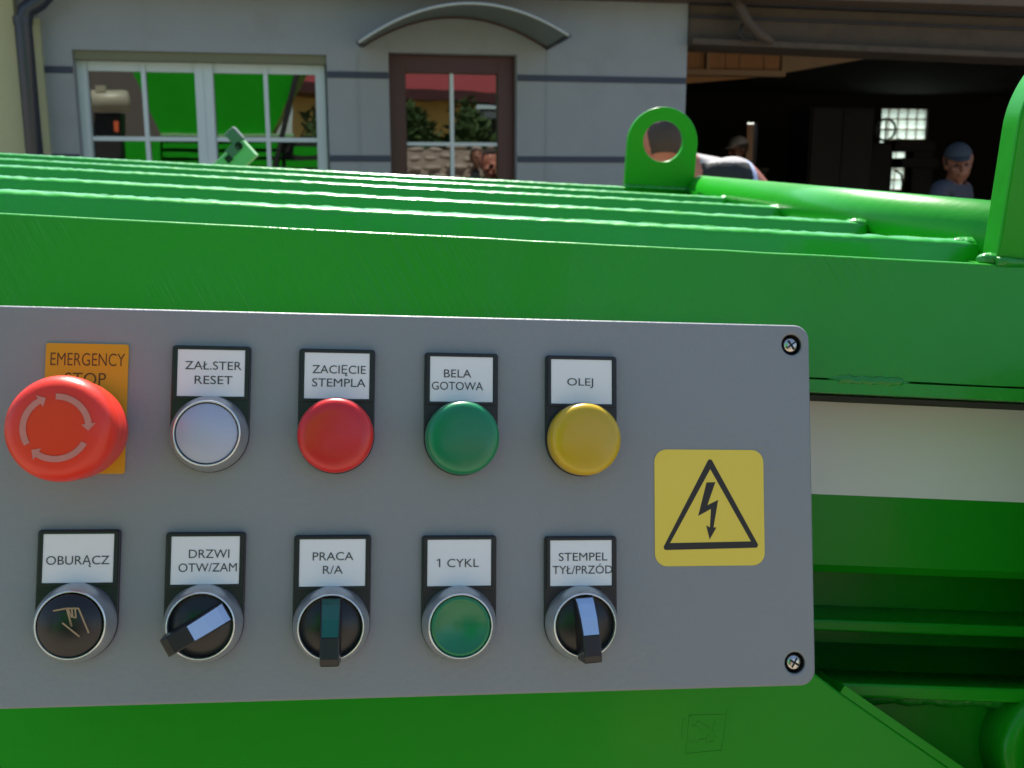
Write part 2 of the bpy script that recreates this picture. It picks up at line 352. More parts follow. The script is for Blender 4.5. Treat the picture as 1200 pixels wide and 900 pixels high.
# --- white two-sash window
fx0 = B(95, 120, .1)[0]; fx1 = B(380, 120, .1)[0]; fz1 = B(240, 64, .1)[1]; fz0 = wz0+.01
M['lintel'] = mat('olive_lintel', (.13, .14, .085), .85)
MB(BF).box((wx0+.001, .02, wz1-.05), (wx1-.001, .16, wz1-.001)).build('lintel_strip', M['lintel'], bld)
wf = win_frame(wx0+.004, wx1-.004, fz0, wz1-.052, .05, .10, .17).build('window', M['white_frame'], bld, bevel=.004)
mid = B(240, 120, .1)[0]; gtop = B(240, 75, .1)[1]
for a, b, mu in ((B(106, 130, .1)[0], B(231, 130, .1)[0], 171), (B(252, 130, .1)[0], B(371, 130, .1)[0], 313)):
    s = MB(BF)
    s.box((a-.062, .085, fz0+.05), (a, .15, fz1)); s.box((b, .085, fz0+.05), (b+.056, .15, fz1)); s.box((a, .085, gtop), (b, .15, fz1)); s.box((a, .085, fz0+.05), (b, .15, fz0+.13))
    s.build('sash', M['white_frame'], wf, bevel=.005)
    mx_ = B(mu, 130, .1)[0]; mz = B(200, 163, .1)[1]
    MB(BF).box((mx_-.012, .088, fz0+.13), (mx_+.012, .112, gtop)).box((a, .089, mz-.012), (mx_-.012, .111, mz+.012)).box((mx_+.012, .089, mz-.012), (b, .111, mz+.012)).build('glazing_bar', M['white_frame'], wf)
    MB(BF).box((a, .114, fz0+.13), (b, .120, gtop)).build('pane', M['pane'], wf)
MB(BF).box((wx0-.03, -.05, wz0-.04), (wx1+.03, .1, wz0-.001)).build('sill', M['white_frame'], wf)
# --- brown door with glazed upper half
dr = win_frame(dx0+.002, dx1-.002, .02, dz1-.002, .10, .08, .16).build('door', M['brown_frame'], bld, bevel=.004)
ga, gb = B(466, 120, .12)[0], B(590, 120, .12)[0]; gt = B(530, 78, .12)[1]
s = MB(BF); s.box((dx0+.105, .09, .13), (ga, .14, gt)); s.box((gb, .09, .13), (dx1-.105, .14, gt)); s.box((dx0+.105, .09, gt), (dx1-.105, .14, dz1-.105)); s.box((ga, .09, .13), (gb, .14, .95))
s.build('door_leaf', M['brown_frame'], dr, bevel=.004)
MB(BF).box((ga, .118, .95), (gb, .124, gt)).build('pane', M['pane_door'], dr)
mx_ = B(529, 120, .12)[0]; mz = B(530, 169, .12)[1]
MB(BF).box((mx_-.011, .094, .95), (mx_+.011, .116, gt)).box((ga, .095, mz-.010), (mx_-.011, .115, mz+.010)).box((mx_+.011, .095, mz-.010), (gb, .115, mz+.010)).build('glazing_bar', M['white_frame'], dr)
MB(BF).box((ga-.07, .03, 1.02), (ga-.055, .09, 1.05)).box((ga-.07, .03, 1.02), (ga+.05, .045, 1.05)).build('handle', M['steel'], dr)

# --- arched canopy over the door
can = thing('door_canopy', BF, 'arched grey canopy sheet fixed over the brown door', 'canopy')
pr_ = .55
lx, lz = B(424, 54); rx, rz = B(641, 57); px_, pz = B(535, 20)
flx, flz = B(420, 50, -pr_); frx, frz = B(667, 42, -pr_); fpx, fpz = B(545, 4, -pr_)
def arc(x0, z0, xm, zm, x1, z1, n=24):
    out = []
    for i in range(n+1):
        t = i/n; x = x0+(x1-x0)*t; k = 1-(2*t-1)**2; zl = z0+(z1-z0)*t; out.append((x, zl+(zm-(z0+z1)/2)*k))
    return out
A = arc(lx, lz, px_, pz, rx, rz); Bq = arc(flx, flz, fpx, fpz, frx, frz)
c = MB(BF); th = .006
for i in range(24):
    p = [(A[i][0], -.002, A[i][1]), (A[i+1][0], -.002, A[i+1][1]), (Bq[i+1][0], -pr_, Bq[i+1][1]), (Bq[i][0], -pr_, Bq[i][1])]
    c.add(p+[(x, y, z+th) for x, y, z in p], [(0,1,2,3),(7,6,5,4),(0,4,5,1),(2,6,7,3)])
c.build('canopy_sheet', M['canopy'], can)
MB(BF).tube([(x, -pr_, z) for x, z in Bq], .007, 8).build('front_rim', M['canopy_rim'], can)
MB(BF).tube([(x, -.02, z-.004) for x, z in A], .008, 8).build('wall_rim', M['brown_frame'], can)
MB(BF).tube([(A[0][0], -.01, A[0][1]), (Bq[0][0], -pr_, Bq[0][1])], .012, 8).build('side_rail', M['pipe_dark'], can)
MB(BF).tube([(A[-1][0], -.01, A[-1][1]), (Bq[-1][0], -pr_, Bq[-1][1])], .012, 8).build('side_rail', M['pipe_dark'], can)

# --- cream neighbour building and drainpipe at the left
nb = thing('house', BF, 'cream plastered building at the left edge beside the drainpipe', 'building')
cx1 = B(21, 120, -.05)[0]
MB(BF).box((cx1-3.0, -.05, 0), (cx1+.02, 3, EAVE-.002)).build('wall', M['cream'], nb)
MB(BF).box((cx1+.06, -.03, 0), (cx1+.14, -.002, B(50, 22)[1])).build('corner_strip', M['cream'], nb)
dp = thing('drainpipe', BF, 'dark drainpipe bending down the corner beside the cream wall', 'drainpipe')
pts = [B(60, -14, -.14), B(46, 2, -.14), B(30, 12, -.14), B(27, 28, -.14)]
pts = [(x, -.14, z) for x, z in pts]; pts.append((pts[-1][0]+.0, -.14, 0.0))
q = [pts[0]]
for i in range(1, 4):
    q += [tuple(Vector(pts[i-1])*.3+Vector(pts[i])*.7), pts[i]]
q.append(pts[4])
MB(BF).tube(q, .045, 14).build('downpipe', M['pipe_dark'], dp)
for z in (2.3, 1.2): MB(BF).lathe([(.05, -.02), (.05, .02)], 16, (pts[3][0], -.14, z)).box((pts[3][0]-.01, -.14, z-.01), (pts[3][0]+.01, 0, z+.01)).build('clamp', M['pipe_dark'], dp)

# ------------------------------------------------------------------ garage
gr = thing('garage', BF, 'dark open garage to the right of the grey wall', 'garage')
GX1 = 15.0; GB = 12.5
hz0 = B(900, 57)[1]; hz1 = B(1100, 64)[1]
h = MB(BF); hb = (B(805, 53)[1], B(1200, 70)[1]); ht = (B(805, 6)[1], B(1200, 22)[1])
x1h = B(1200, 60)[0]
def hexa(mb, x0, x1, y0, y1, za, zb_, zc, zd, mi=0):      # left bottom/top za,zb  right bottom/top zc,zd
    mb.add([(x0,y0,za),(x1,y0,zc),(x1,y1,zc),(x0,y1,za),(x0,y0,zb_),(x1,y0,zd),(x1,y1,zd),(x0,y1,zb_)],
            [(0,3,2,1),(4,5,6,7),(0,1,5,4),(1,2,6,5),(2,3,7,6),(3,0,4,7)], mi)
k_ = (GX1-xR)/(x1h-xR)
hexa(h, xR+.003, GX1, -.02, .28, hb[0], ht[0], hb[0]+(hb[1]-hb[0])*k_, ht[0]+(ht[1]-ht[0])*k_)
h.build('header_beam', M['header'], gr)
h = MB(BF); hexa(h, xR+.003, GX1, -.10, -.024, hb[0]-.004, hb[0]+.03, hb[0]+(hb[1]-hb[0])*k_-.004, hb[0]+(hb[1]-hb[0])*k_+.03)
h.build('bottom_flange', M['header'], gr)
h = MB(BF); hexa(h, xR+.003, GX1, -.06, .2, ht[0]+.003, ht[0]+.9, ht[0]+(ht[1]-ht[0])*k_+.003, ht[0]+.9)
h.build('fascia', M['navy'], gr)
h = MB(BF); hexa(h, xR+.003, GX1, -.045, -.022, ht[0]-.075, ht[0]-.065, ht[0]+(ht[1]-ht[0])*k_-.075, ht[0]+(ht[1]-ht[0])*k_-.065); h.build('seam', M['navy'], gr)
pts = [B(858, -6, -.16), B(868, 10, -.16), B(876, 25, -.16), B(888, 38, -.16), B(905, 50, -.16)]
MB(BF).tube([(x, -.16, z) for x, z in pts], [.03, .035, .03, .034, .02], 8).build('strap', M['header'], gr)
pts = [B(870, 28, -.15), B(866, 40, -.15), B(872, 47, -.15), B(884, 46, -.15)]
MB(BF).tube([(x, -.15, z) for x, z in pts], .008, 6).build('hook', M['dark_in2'], gr)
GZ = EAVE+.6
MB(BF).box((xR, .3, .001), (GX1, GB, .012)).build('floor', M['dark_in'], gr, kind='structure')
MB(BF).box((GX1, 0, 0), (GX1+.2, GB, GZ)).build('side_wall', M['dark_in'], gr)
# back wall with glass-block opening and a doorway
def Bx(u, v, off): return B(u, v, off)
bw = [B(1034, 127, GB), B(1089, 127, GB), B(1060, 222, GB)]
gx0, gx1_, gz1, gz0 = bw[0][0], bw[1][0], bw[0][1], bw[2][1]
dwx0, dwz1 = B(876, 143, GB); dwx1 = B(888.5, 143, GB)[0]
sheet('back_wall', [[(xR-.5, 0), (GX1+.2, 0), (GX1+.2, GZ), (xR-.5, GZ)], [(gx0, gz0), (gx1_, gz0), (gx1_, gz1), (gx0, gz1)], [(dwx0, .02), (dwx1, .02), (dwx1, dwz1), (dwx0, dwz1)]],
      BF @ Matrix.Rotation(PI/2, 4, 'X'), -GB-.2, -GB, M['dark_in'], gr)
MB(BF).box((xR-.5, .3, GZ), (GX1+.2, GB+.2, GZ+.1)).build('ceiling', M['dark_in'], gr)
MB(BF).box((dwx0-.6, GB+1.0, 0), (dwx1+.6, GB+1.1, 2.6)).build('yard_wall', M['beige'], gr)
bwid = (gx1_-gx0)/5; nrow = int(round((gz1-gz0)/bwid)); bh = (gz1-gz0)/nrow
gb = MB(BF); proto = None
for r in range(nrow):
    for cidx in range(5):
        if proto is None:
            mb = MB(); w_, h_ = bwid/2-.012, bh/2-.012
            mb.box((-w_, -.04, -h_), (w_, .04, h_))
            mb.add([(-w_*.6, -.052, -h_*.6), (w_*.6, -.052, -h_*.6), (w_*.6, -.052, h_*.6), (-w_*.6, -.052, h_*.6), (-w_*.9, -.0401, -h_*.9), (w_*.9, -.0401, -h_*.9), (w_*.9, -.0401, h_*.9), (-w_*.9, -.0401, h_*.9)],
                   [(0,1,2,3),(4,5,1,0),(5,6,2,1),(6,7,3,2),(7,4,0,3)])
            proto = mb.build('glass_block', M['block'], None); proto.parent = gr; o = proto
        else:
            o = proto.copy(); S.collection.objects.link(o)
        o.location = (gx0+bwid*(cidx+.5), GB+.1, gz0+bh*(r+.5))
mj = MB(BF)
for r in range(1, nrow): mj.box((gx0, GB+.07, gz0+bh*r-.012), (gx1_, GB+.13, gz0+bh*r+.012))
for cidx in range(1, 5): mj.box((gx0+bwid*cidx-.0119, GB+.071, gz0), (gx0+bwid*cidx+.0119, GB+.129, gz1))
mj.build('mortar_grid', M['plank_pale'], gr)
# loft of tan boards and beams under the header, lit look put into the colour
LO = 3.2
def Lx(u): return B(u, 75, LO)[0]
lz0 = B(850, 82, LO)[1]; lz1 = lz0+.75
us = [780, 803, 826, 829, 850, 866, 895, 914]
for a, b in zip(us[:-1], us[1:]):
    if b-a < 5: continue
    MB(BF).box((Lx(a)+.004, LO, lz0), (Lx(b)-.004, LO+.03, lz1)).build('board', M['plank'], gr)
MB(BF).box((Lx(826), LO-.05, lz0), (Lx(829.5), LO-.001, lz1)).build('batten', M['plank_pale'], gr)
m = MB(BF); m.box((Lx(760), LO-.06, lz0-.055), (Lx(918), LO+.05, lz0-.002)); m.build('loft_beam', M['plank_pale'], gr)
a0 = B(800, 90, LO)[1]
m = MB(BF); x0, x1 = Lx(780), Lx(888); m.add([(x0, LO+.02, B(780, 100, LO)[1]), (x1, LO+.02, lz0-.06), (x0, LO+.02, lz0-.06), (x0, LO+.05, B(780, 100, LO)[1]), (x1, LO+.05, lz0-.06), (x0, LO+.05, lz0-.06)], [(0,1,2),(5,4,3),(0,3,4,1),(1,4,5,2),(2,5,3,0)]); m.build('gusset_board', M['plank'], gr)
xg0, zg0 = B(916, 86, LO); xg1, zg1 = B(1052, 62, LO)
m = MB(BF); m.add([(xg0, LO, zg0), (xg1, LO, zg1), (xg1, LO, zg1+.4), (xg0, LO, lz1), (xg0, LO+.1, zg0), (xg1, LO+.1, zg1), (xg1, LO+.1, zg1+.4), (xg0, LO+.1, lz1)],
    [(0,1,2,3),(7,6,5,4),(0,4,5,1),(1,5,6,2),(2,6,7,3),(3,7,4,0)]); m.build('ramp_board', M['plank_pale'], gr)

# garage contents -----------------------------------------------------
def at(u, v, dist):      # point at a horizontal distance straight ahead
    r = ray(u, v); return CAM+r*(dist/r.y)
cab = thing('cabinet', BF, 'tall black cabinet standing in the dark middle of the garage', 'cabinet')
a = B(950, 125, 7.5); b = B(1026, 125, 7.5)
MB(BF).box((a[0], 7.5, .08), (b[0], 8.2, a[1])).build('carcass', M['dark_in2'], cab, bevel=.01)
mm = (a[0]+b[0])/2
for x0, x1 in ((a[0]+.03, mm-.005), (mm+.005, b[0]-.03)): MB(BF).box((x0, 7.47, .15), (x1, 7.498, a[1]-.04)).build('cabinet_door', M['dark_in2'], cab, bevel=.004)
MB(BF).box((mm-.05, 7.44, 1.1), (mm-.03, 7.469, 1.3)).build('handle', M['steel'], cab)
MB(BF).box((a[0]+.05, 7.55, .013), (b[0]-.05, 8.15, .08)).build('plinth', M['dark_in2'], cab)
dpz = 9.5
dm = thing('drilling_machine', BF, 'dark drilling machine with a handwheel silhouetted against the glass-block window', 'machine')
def bp(u, v, off=dpz): x, z = B(u, v, off); return Vector((x, off, z))
hc = bp(1038, 152)
MB(BF).tube([hc+Vector((math.cos(t), 0, math.sin(t)))*.17 for t in [2*PI*k/20 for k in range(21)]], .02, 8, caps=False).bar(hc-Vector((.16, 0, 0)), hc+Vector((.16, 0, 0)), .02, .02).bar(hc-Vector((0, 0, .16)), hc+Vector((0, 0, .16)), .02, .02, (0, 1, 0)).build('handwheel', M['bracket_grey'], dm)
p0 = bp(1046, 164); p1 = bp(1093, 178)
MB(BF).box((p0.x, dpz-.1, p1.z), (p1.x, dpz+.3, p0.z)).build('head', M['dark_in2'], dm, bevel=.02)
p0 = bp(1052, 185); p1 = bp(1094, 197)
MB(BF).box((p0.x, dpz-.15, p1.z), (p1.x, dpz+.3, p0.z)).build('table', M['dark_in2'], dm, bevel=.01)
p0 = bp(1069, 176); p1 = bp(1094, 176)
MB(BF).box((bp(1018, 170).x, dpz-.02, .1), (bp(1047, 170).x, dpz+.3, bp(1030, 167).z)).build('gearbox', M['dark_in2'], dm, bevel=.02)
MB(BF).box((p0.x, dpz-.05, .1), (p1.x-.0, dpz+.2, p0.z)).build('column', M['dark_in2'], dm, bevel=.02)
MB(BF).box((p0.x-.3, dpz-.3, .013), (p1.x+.2, dpz+.4, .1)).build('base', M['dark_in2'], dm, bevel=.01)
MB(BF).tube([bp(1050, 200), bp(1056, 204), bp(1058, 215), bp(1056, 226)], .018, 8).tube([bp(1062, 196), bp(1062, 215)], .02, 8).build('hose', M['dark_in2'], dm)
MB(BF).tube([bp(1056, 164), bp(1060, 170)], .02, 6).ball(bp(1053, 165), .055, 12, 8, (1.2, 1, .8)).build('lamp_shade', M['white_soft'], dm)
wb_ = thing('workbench', BF, 'low dark workbench in front of the beige doorway', 'workbench')
p0 = bp(862, 196.5, 6.0); p1 = bp(898, 199, 6.0)
MB(BF).box((p0.x, 5.9, p0.z-.04), (p1.x, 6.5, p0.z)).build('benchtop', M['header'], wb_)
for x in (p0.x+.03, p1.x-.08):
    for y in (5.93, 6.42): MB(BF).box((x, y, .012), (x+.05, y+.05, p0.z-.041)).build('leg', M['dark_in2'], wb_)

# ------------------------------------------------------------------ people
def head_mesh(hc, R, sc=1.0):
    """head as overlapping volumes round the head centre (face towards local -Y); returned as a mesh builder"""
    m = MB()
    def b(c, r, s): m.ball(hc+R @ (Vector(c)*sc), r*sc, 20, 14, s)
    b((0, .012, .030), .098, (.80, 1.0, .98)); b((0, -.022, -.035), .074, (.84, .95, 1.12)); b((0, -.052, -.088), .034, (1.05, .85, .8))
    m2 = MB()
    def e(c, s):
        mb = MB(); mb.ball((0, 0, 0), 1, 12, 8, s); m.add([hc+R @ ((v+Vector(c))*sc) for v in mb.v], mb.f, 0, True)
    e((0, -.098, -.012), (.011, .020, .026)); e((0, -.108, -.026), (.017, .014, .010))      # nose
    e((0, -.086, .020), (.052, .014, .010))                                                  # brow
    e((0, -.088, -.056), (.024, .012, .007)); e((0, -.086, -.066), (.020, .012, .006))       # lips
    e((.046, -.062, -.022), (.020, .022, .018)); e((-.046, -.062, -.022), (.020, .022, .018))
    e((.079, .010, -.008), (.010, .020, .032)); e((-.079, .010, -.008), (.010, .020, .032))  # ears
    return m
def person(label, loc, facing, J, head, look, region, mats, hair=None, cap=None, cat='person', group=None):
    """J: joints name -> (local xyz, radius, parent).  One skinned and remeshed surface, coloured by region."""
    mt = Matrix.Translation(loc) @ Matrix.Rotation(facing, 4, 'Z'); root = thing('person', mt, label, cat, group)
    names = list(J); me = bpy.data.meshes.new('skel')
    me.from_pydata([J[k][0] for k in names], [(names.index(J[k][2]), names.index(k)) for k in names if J[k][2]], []); me.update()
    ob = bpy.data.objects.new('skel', me); S.collection.objects.link(ob)
    sk = ob.modifiers.new('s', 'SKIN'); sk.use_smooth_shade = True
    for i, k in enumerate(names):
        r = J[k][1]; r = (r, r) if not isinstance(r, tuple) else r
        me.skin_vertices[0].data[i].radius = r; me.skin_vertices[0].data[i].use_root = (i == 0)
    ss = ob.modifiers.new('u', 'SUBSURF'); ss.levels = 2; ss.render_levels = 2
    dg = bpy.context.evaluated_depsgraph_get(); dg.update(); bm_ = bpy.data.meshes.new_from_object(ob.evaluated_get(dg)); bpy.data.objects.remove(ob)
    m = MB(); m.add([v.co for v in bm_.vertices], [tuple(p.vertices) for p in bm_.polygons])
    R = Matrix.Rotation(look[0], 3, 'Z') @ Matrix.Rotation(look[1], 3, 'X') @ Matrix.Rotation(look[2], 3, 'Y')
    hm = head_mesh(Vector(head), R); m.add(hm.v, hm.f)
    me = bpy.data.meshes.new('body'); me.from_pydata(m.v, [], m.f); me.update()
    ob = bpy.data.objects.new('body', me); S.collection.objects.link(ob)
    rm = ob.modifiers.new('r', 'REMESH'); rm.mode = 'VOXEL'; rm.voxel_size = .0085; rm.use_smooth_shade = True
    sm = ob.modifiers.new('m', 'SMOOTH'); sm.iterations = 3; sm.factor = .5
    dg = bpy.context.evaluated_depsgraph_get(); dg.update(); fin = bpy.data.meshes.new_from_object(ob.evaluated_get(dg)); bpy.data.objects.remove(ob)
    fin.materials.clear()
    for k in mats: fin.materials.append(M[k])
    for p in fin.polygons: p.material_index = region(p.center); p.use_smooth = True
    body = bpy.data.objects.new('body', fin); S.collection.objects.link(body); body.parent = root
    hc = Vector(head)
    def on_head(mb): mb.v = [mt @ (hc+R @ v) for v in mb.v]; return mb
    for sx in (-1, 1):
        on_head(MB().ball((sx*.031, -.083, .001), .0125, 10, 6, (1.15, .7, .7))).build('eye', M['eye'], root)
    if hair:
        mb = MB(); t = MB(); t.ball((0, .014, .034), .103, 28, 18, (.82, 1.0, .98))
        vs_ = t.v; fs = [f for f in t.f if all((vs_[i].z > .045+vs_[i].y*-1.0) or (vs_[i].y > .02 and vs_[i].z > -.05) or (abs(vs_[i].x) > .058 and vs_[i].y > -.035 and vs_[i].z > -.012) for i in f)]
        rnd = random.Random(3)
        for v in vs_: v += v.normalized()*rnd.uniform(-.001, .004)
        mb.add(vs_, fs, 0, True); on_head(mb).build('hair', M[hair], root)
    if cap:
        mb = MB(); t = MB(); t.ball((0, .010, .040), .108, 28, 18, (.82, 1.0, .92)); fs = [f for f in t.f if all(t.v[i].z > .048 for i in f)]
        mb.add(t.v, fs, 0, True); n0 = 14
        vs_ = []; fs = []
        for i in range(n0+1):
            a = PI+PI*i/n0; ca, sa = math.cos(a), math.sin(a)
            vs_ += [(ca*.080, .010+sa*.096, .055), (ca*.072, .010+sa*(.10+.062*abs(sa)), .046-.006*abs(sa)), (ca*.072, .010+sa*(.10+.062*abs(sa)), .041-.006*abs(sa))]
        for i in range(n0):
            for j in (0, 1): fs.append((i*3+j, (i+1)*3+j, (i+1)*3+j+1, i*3+j+1))
        mb.add(vs_, fs, 0, True); on_head(mb).build('cap', M[cap], root)
    return root
def hand(J, pre, wrist, d, side, r=.009):
    """palm and five unequal, slightly curled fingers growing from the wrist along d"""
    d = Vector(d).normalized(); s = Vector(side).normalized(); w = Vector(wrist); n = d.cross(s)
    J[pre+'palm'] = (w+d*.055, (.036, .016), pre+'wrist')
    for i, (o, l) in enumerate(((-.030, .062), (-.010, .074), (.010, .068), (.028, .054))):
        b = w+d*.092+s*o
        J[pre+'k%d' % i] = (b, r, pre+'palm'); J[pre+'m%d' % i] = (b+d*l*.5+n*.006, r*.92, pre+'k%d' % i); J[pre+'t%d' % i] = (b+d*l*.9+n*.024, r*.8, pre+'m%d' % i)
    J[pre+'th'] = (w+d*.045-s*.042, r*1.15, pre+'palm'); J[pre+'tt'] = (w+d*.085-s*.058+n*.012, r, pre+'th')
def standing(H, lean=0.0, arms=None, headfwd=0.0):
    """joints of a standing man of height H, facing -Y, leaning forward by lean metres at the shoulders"""
    k = H/1.78; V = lambda x, y, z: Vector((x*k, y*k, z*k)); l = lean
    J = {'pelvis': (V(0, 0, .97), (.155*k, .11*k), None)}
    J['belly'] = (V(0, -.25*l, 1.12), (.15*k, .11*k), 'pelvis'); J['chest'] = (V(0, -.65*l, 1.30), (.165*k, .12*k), 'belly')
    J['upper'] = (V(0, -.95*l, 1.43), (.13*k, .09*k), 'chest'); J['neck'] = (V(0, -l-.35*headfwd, 1.52), .058*k, 'upper'); J['skull'] = (V(0, -l-headfwd, 1.60), .055*k, 'neck')
    for s, n in ((-1, 'r'), (1, 'l')):
        a = (arms or {}).get(n, ((.235*s, -.02-.8*l, 1.15), (.25*s, -.12-.8*l, .90)))
        J[n+'sho'] = (V(.175*s, -.9*l, 1.42), .065*k, 'upper')
        J[n+'elb'] = (V(*a[0]), .047*k, n+'sho'); J[n+'wrist'] = (V(*a[1]), (.032*k, .026*k), n+'elb')
        d = V(*a[1])-V(*a[0]); hand(J, n, V(*a[1]), d, Vector((0, -1, .2)) if abs(d.normalized().y) < .7 else Vector((s, 0, 0)))
        J[n+'hip'] = (V(.095*s, 0, .88), .098*k, 'pelvis'); J[n+'knee'] = (V(.105*s, -.01, .50), .064*k, n+'hip'); J[n+'calf'] = (V(.107*s, .012, .34), .058*k, n+'knee')
        J[n+'ank'] = (V(.11*s, .02, .09), .044*k, n+'calf'); J[n+'toe'] = (V(.125*s, -.15, .045), (.048*k, .035*k), n+'ank')
    return J
def face_angle(p): return math.atan2(-p.x, p.y)    # rotation about Z that turns -Y to the camera, roughly
# man in cap, looking round from inside the garage
pc = at(1120, 190, 6.9); H = 1.76
arms = {'r': ((-.24, -.05, 1.16), (-.14, -.28, 1.12)), 'l': ((.24, -.05, 1.16), (.10, -.30, 1.10))}
J = standing(H, .03, arms); hz = pc.z
hd = Vector((0, -.06, hz-.012))
for k in ('neck', 'skull'): J[k] = (Vector((0, -.03 if k == 'neck' else -.05, hz-(.17 if k == 'neck' else .06))), J[k][1], J[k][2])
def reg_d(p):
    if p.z > hz-.145 and abs(p.x) < .10: return 0
    if p.z > .98: return 1 if (abs(p.x) < .235 and not (p.y < -.17)) else 0
    return 2 if p.z > .09 else 3
person('man in a grey-blue tee and denim cap looking back from the garage', (pc.x-.04, pc.y, 0), rad(40), J, hd, (rad(-48), rad(8), rad(-6)), reg_d, ['skin', 'tee_grey', 'trousers', 'black'], hair='hair', cap='cap')
# bending man seen through and beside the far lifting lug
pa = at(778, 166, 4.2)
J = {}; V = Vector
# he leans towards the left of the picture: local -Y is his front
def bent():
    J = {'pelvis': (V((0, .46, .98)), (.16, .12), None)}
    J['belly'] = (V((0, .42, 1.18)), (.155, .12), 'pelvis'); J['chest'] = (V((0, .34, 1.38)), (.17, .12), 'belly'); J['upper'] = (V((0, .20, 1.515)), (.13, .075), 'chest')
    J['neck'] = (V((0, .09, 1.575)), .060, 'upper'); J['skull'] = (V((0, .03, 1.61)), .058, 'neck')
    for s, n in ((-1, 'r'), (1, 'l')):
        J[n+'sho'] = (V((.19*s, .235, 1.545)), .072, 'upper'); J[n+'elb'] = (V((.27*s, .40, 1.34)), .054, n+'sho'); J[n+'wrist'] = (V((.22*s, .20, 1.16)), (.034, .028), n+'elb')
        hand(J, n, V((.22*s, .20, 1.16)), (0, -1, -.4), (s, 0, 0))
        J[n+'hip'] = (V((.10*s, .46, .88)), .10, 'pelvis'); J[n+'knee'] = (V((.11*s, .40, .50)), .066, n+'hip'); J[n+'calf'] = (V((.11*s, .44, .34)), .06, n+'knee'); J[n+'ank'] = (V((.11*s, .46, .09)), .045, n+'calf'); J[n+'toe'] = (V((.12*s, .30, .045)), (.05, .035), n+'ank')
    return J
def reg_a(p):
    if p.z > 1.49 and p.y < .125 and abs(p.x) < .11: return 0
    if p.z > .98:
        if abs(p.x) > .15 and (p.y > .285 or p.z < 1.36): return 0
        if abs(p.x) > .15 and p.y > .265: return 4
        return 2 if p.z > 1.575 else 1
    return 3 if p.z > .09 else 5
person('man in a black tee with pale shoulders bending behind the far lifting lug', (pa.x, pa.y, pa.z-1.66), rad(-75+180+180), bent(), V((0, 0, 1.645)), (rad(-108), rad(10), 0), reg_a, ['skin_red', 'tee_black', 'cloth_pale', 'trousers', 'cloth_blue', 'black'], hair='hair_grey')
# worker by the beige doorway
pb = at(872, 176, 10.6)
arms = {'r': ((-.26, -.10, 1.18), (-.16, -.34, 1.22)), 'l': ((.24, -.05, 1.16), (.16, -.28, 1.02))}
hb_ = pb.z
J = standing(1.78, .06, arms); J['skull'] = (V((0, -.09, hb_-.06)), .055, 'neck')
def reg_b(p):
    if p.z > hb_-.14 and abs(p.x) < .10: return 0
    if p.z > .98: return 0 if (p.y < -.24 or abs(p.x) > .25) else 1
    return 2 if p.z > .09 else 3
person('man in dark clothes standing before the beige doorway inside the garage', (pb.x, pb.y, 0), rad(-50), J, V((0, -.10, hb_)), (rad(-20), rad(10), 0), reg_b, ['skin', 'tee_black', 'trousers', 'black'], hair='hair', cap='cloth_pale')

# ------------------------------------------------------------------ the green press
base_pt = Vector((D0.x, D0.y+.5, 0)); mroot_m = frame(rd, dd, nd, base_pt)
mach = thing('press', mroot_m, 'bright green steel press with ribbed top and lifting lugs', 'machine')
XL, XRr = -1.1, .62
RE = .304                                    # where the ribs stop
# upper face plate with a rounded top edge
ya = Q(1100, 449)[1]; yb1 = Q(1100, 451.5)[1]; ye = Q(1100, 466)[1]
fp = MB(FF); NX, NY = 60, 8
def prism(mb, prof, x0, x1, nx=1, jit=0, closed=True, smooth=False, mi=0):
    """profile of (y, z) pairs in the frame's own axes, run along x"""
    n = len(prof); vs_ = []; fs = []
    for i in range(nx+1):
        x = x0+(x1-x0)*i/nx
        for j, (y, z) in enumerate(prof):
            w = Vector((x, y, z))
            if jit: w += Vector((0, noise.noise(Vector((x*55, y*40, 1)))*jit, noise.noise(Vector((x*55, y*40, 9)))*jit))
            vs_.append(w)
    for i in range(nx):
        for j in range(n if closed else n-1):
            j2 = (j+1) % n; fs.append((i*n+j, i*n+j2, (i+1)*n+j2, (i+1)*n+j))
    if closed: fs.append(tuple(range(n))[::-1]); fs.append(tuple(nx*n+j for j in range(n)))
    mb.add(vs_, fs, mi, smooth); return mb
r_ = .0018
edge = [(-r_*(1-math.sin(t)), -r_*(1-math.cos(t))) for t in [PI/2*k/5 for k in range(6)]]
prism(fp, [(ya, 0)]+[(-r_+r_*math.sin(PI/2*k/5), -r_+r_*math.cos(PI/2*k/5)) for k in range(6)]+[(-.0001, -.012), (ya, -.012)], XL, XRr, 90, jit=.00035)
fp.build('face_plate', M['green'], mach)
prism(MB(FF), [(yb1, .0008), (ye, .0008), (ye, -.06), (ye+.006, -.06), (ye+.006, -.012), (yb1, -.012)][::-1], XL, XRr).build('lower_lip', M['green'], mach, bevel=.0008)
w0, w1 = Q(970, 452)[0], Q(1068, 452)[0]
wd = MB(FF); pts = []; rs = []
for i in range(26):
    t = i/25; pts.append((w0+(w1-w0)*t, (ya+yb1)/2+.0003*math.sin(i*1.3), -.0012)); rs.append(.0027*(min(1, 6*t+.2, 6*(1-t)+.2))*(1+.05*math.sin(i*2.1)))
wd.tube(pts, rs, 12).build('weld_bead', M['green_weld'], mach)
# recessed web with the white stripe
QW = -.045
wt = Q(1080, 476, QW)[1]; wb = Q(1080, 584, QW)[1]; webb = Q(1080, 666, QW)[1]
MB(FF).box((XL, webb, QW-.008), (XRr, ye+.012, QW)).build('web_plate', M['green_smooth'], mach)
MB(FF).box((XL, wt+.0002, QW+.001), (XRr, ye-.0005, -.008)).build('gap_shade_strip', M['gasket'], mach)  # near-black strip standing in for the shaded gap under the lip
MB(FF).box((XL, wb, QW+.0002), (XRr, wt, QW+.0012)).build('white_stripe', M['white_tape'], mach)
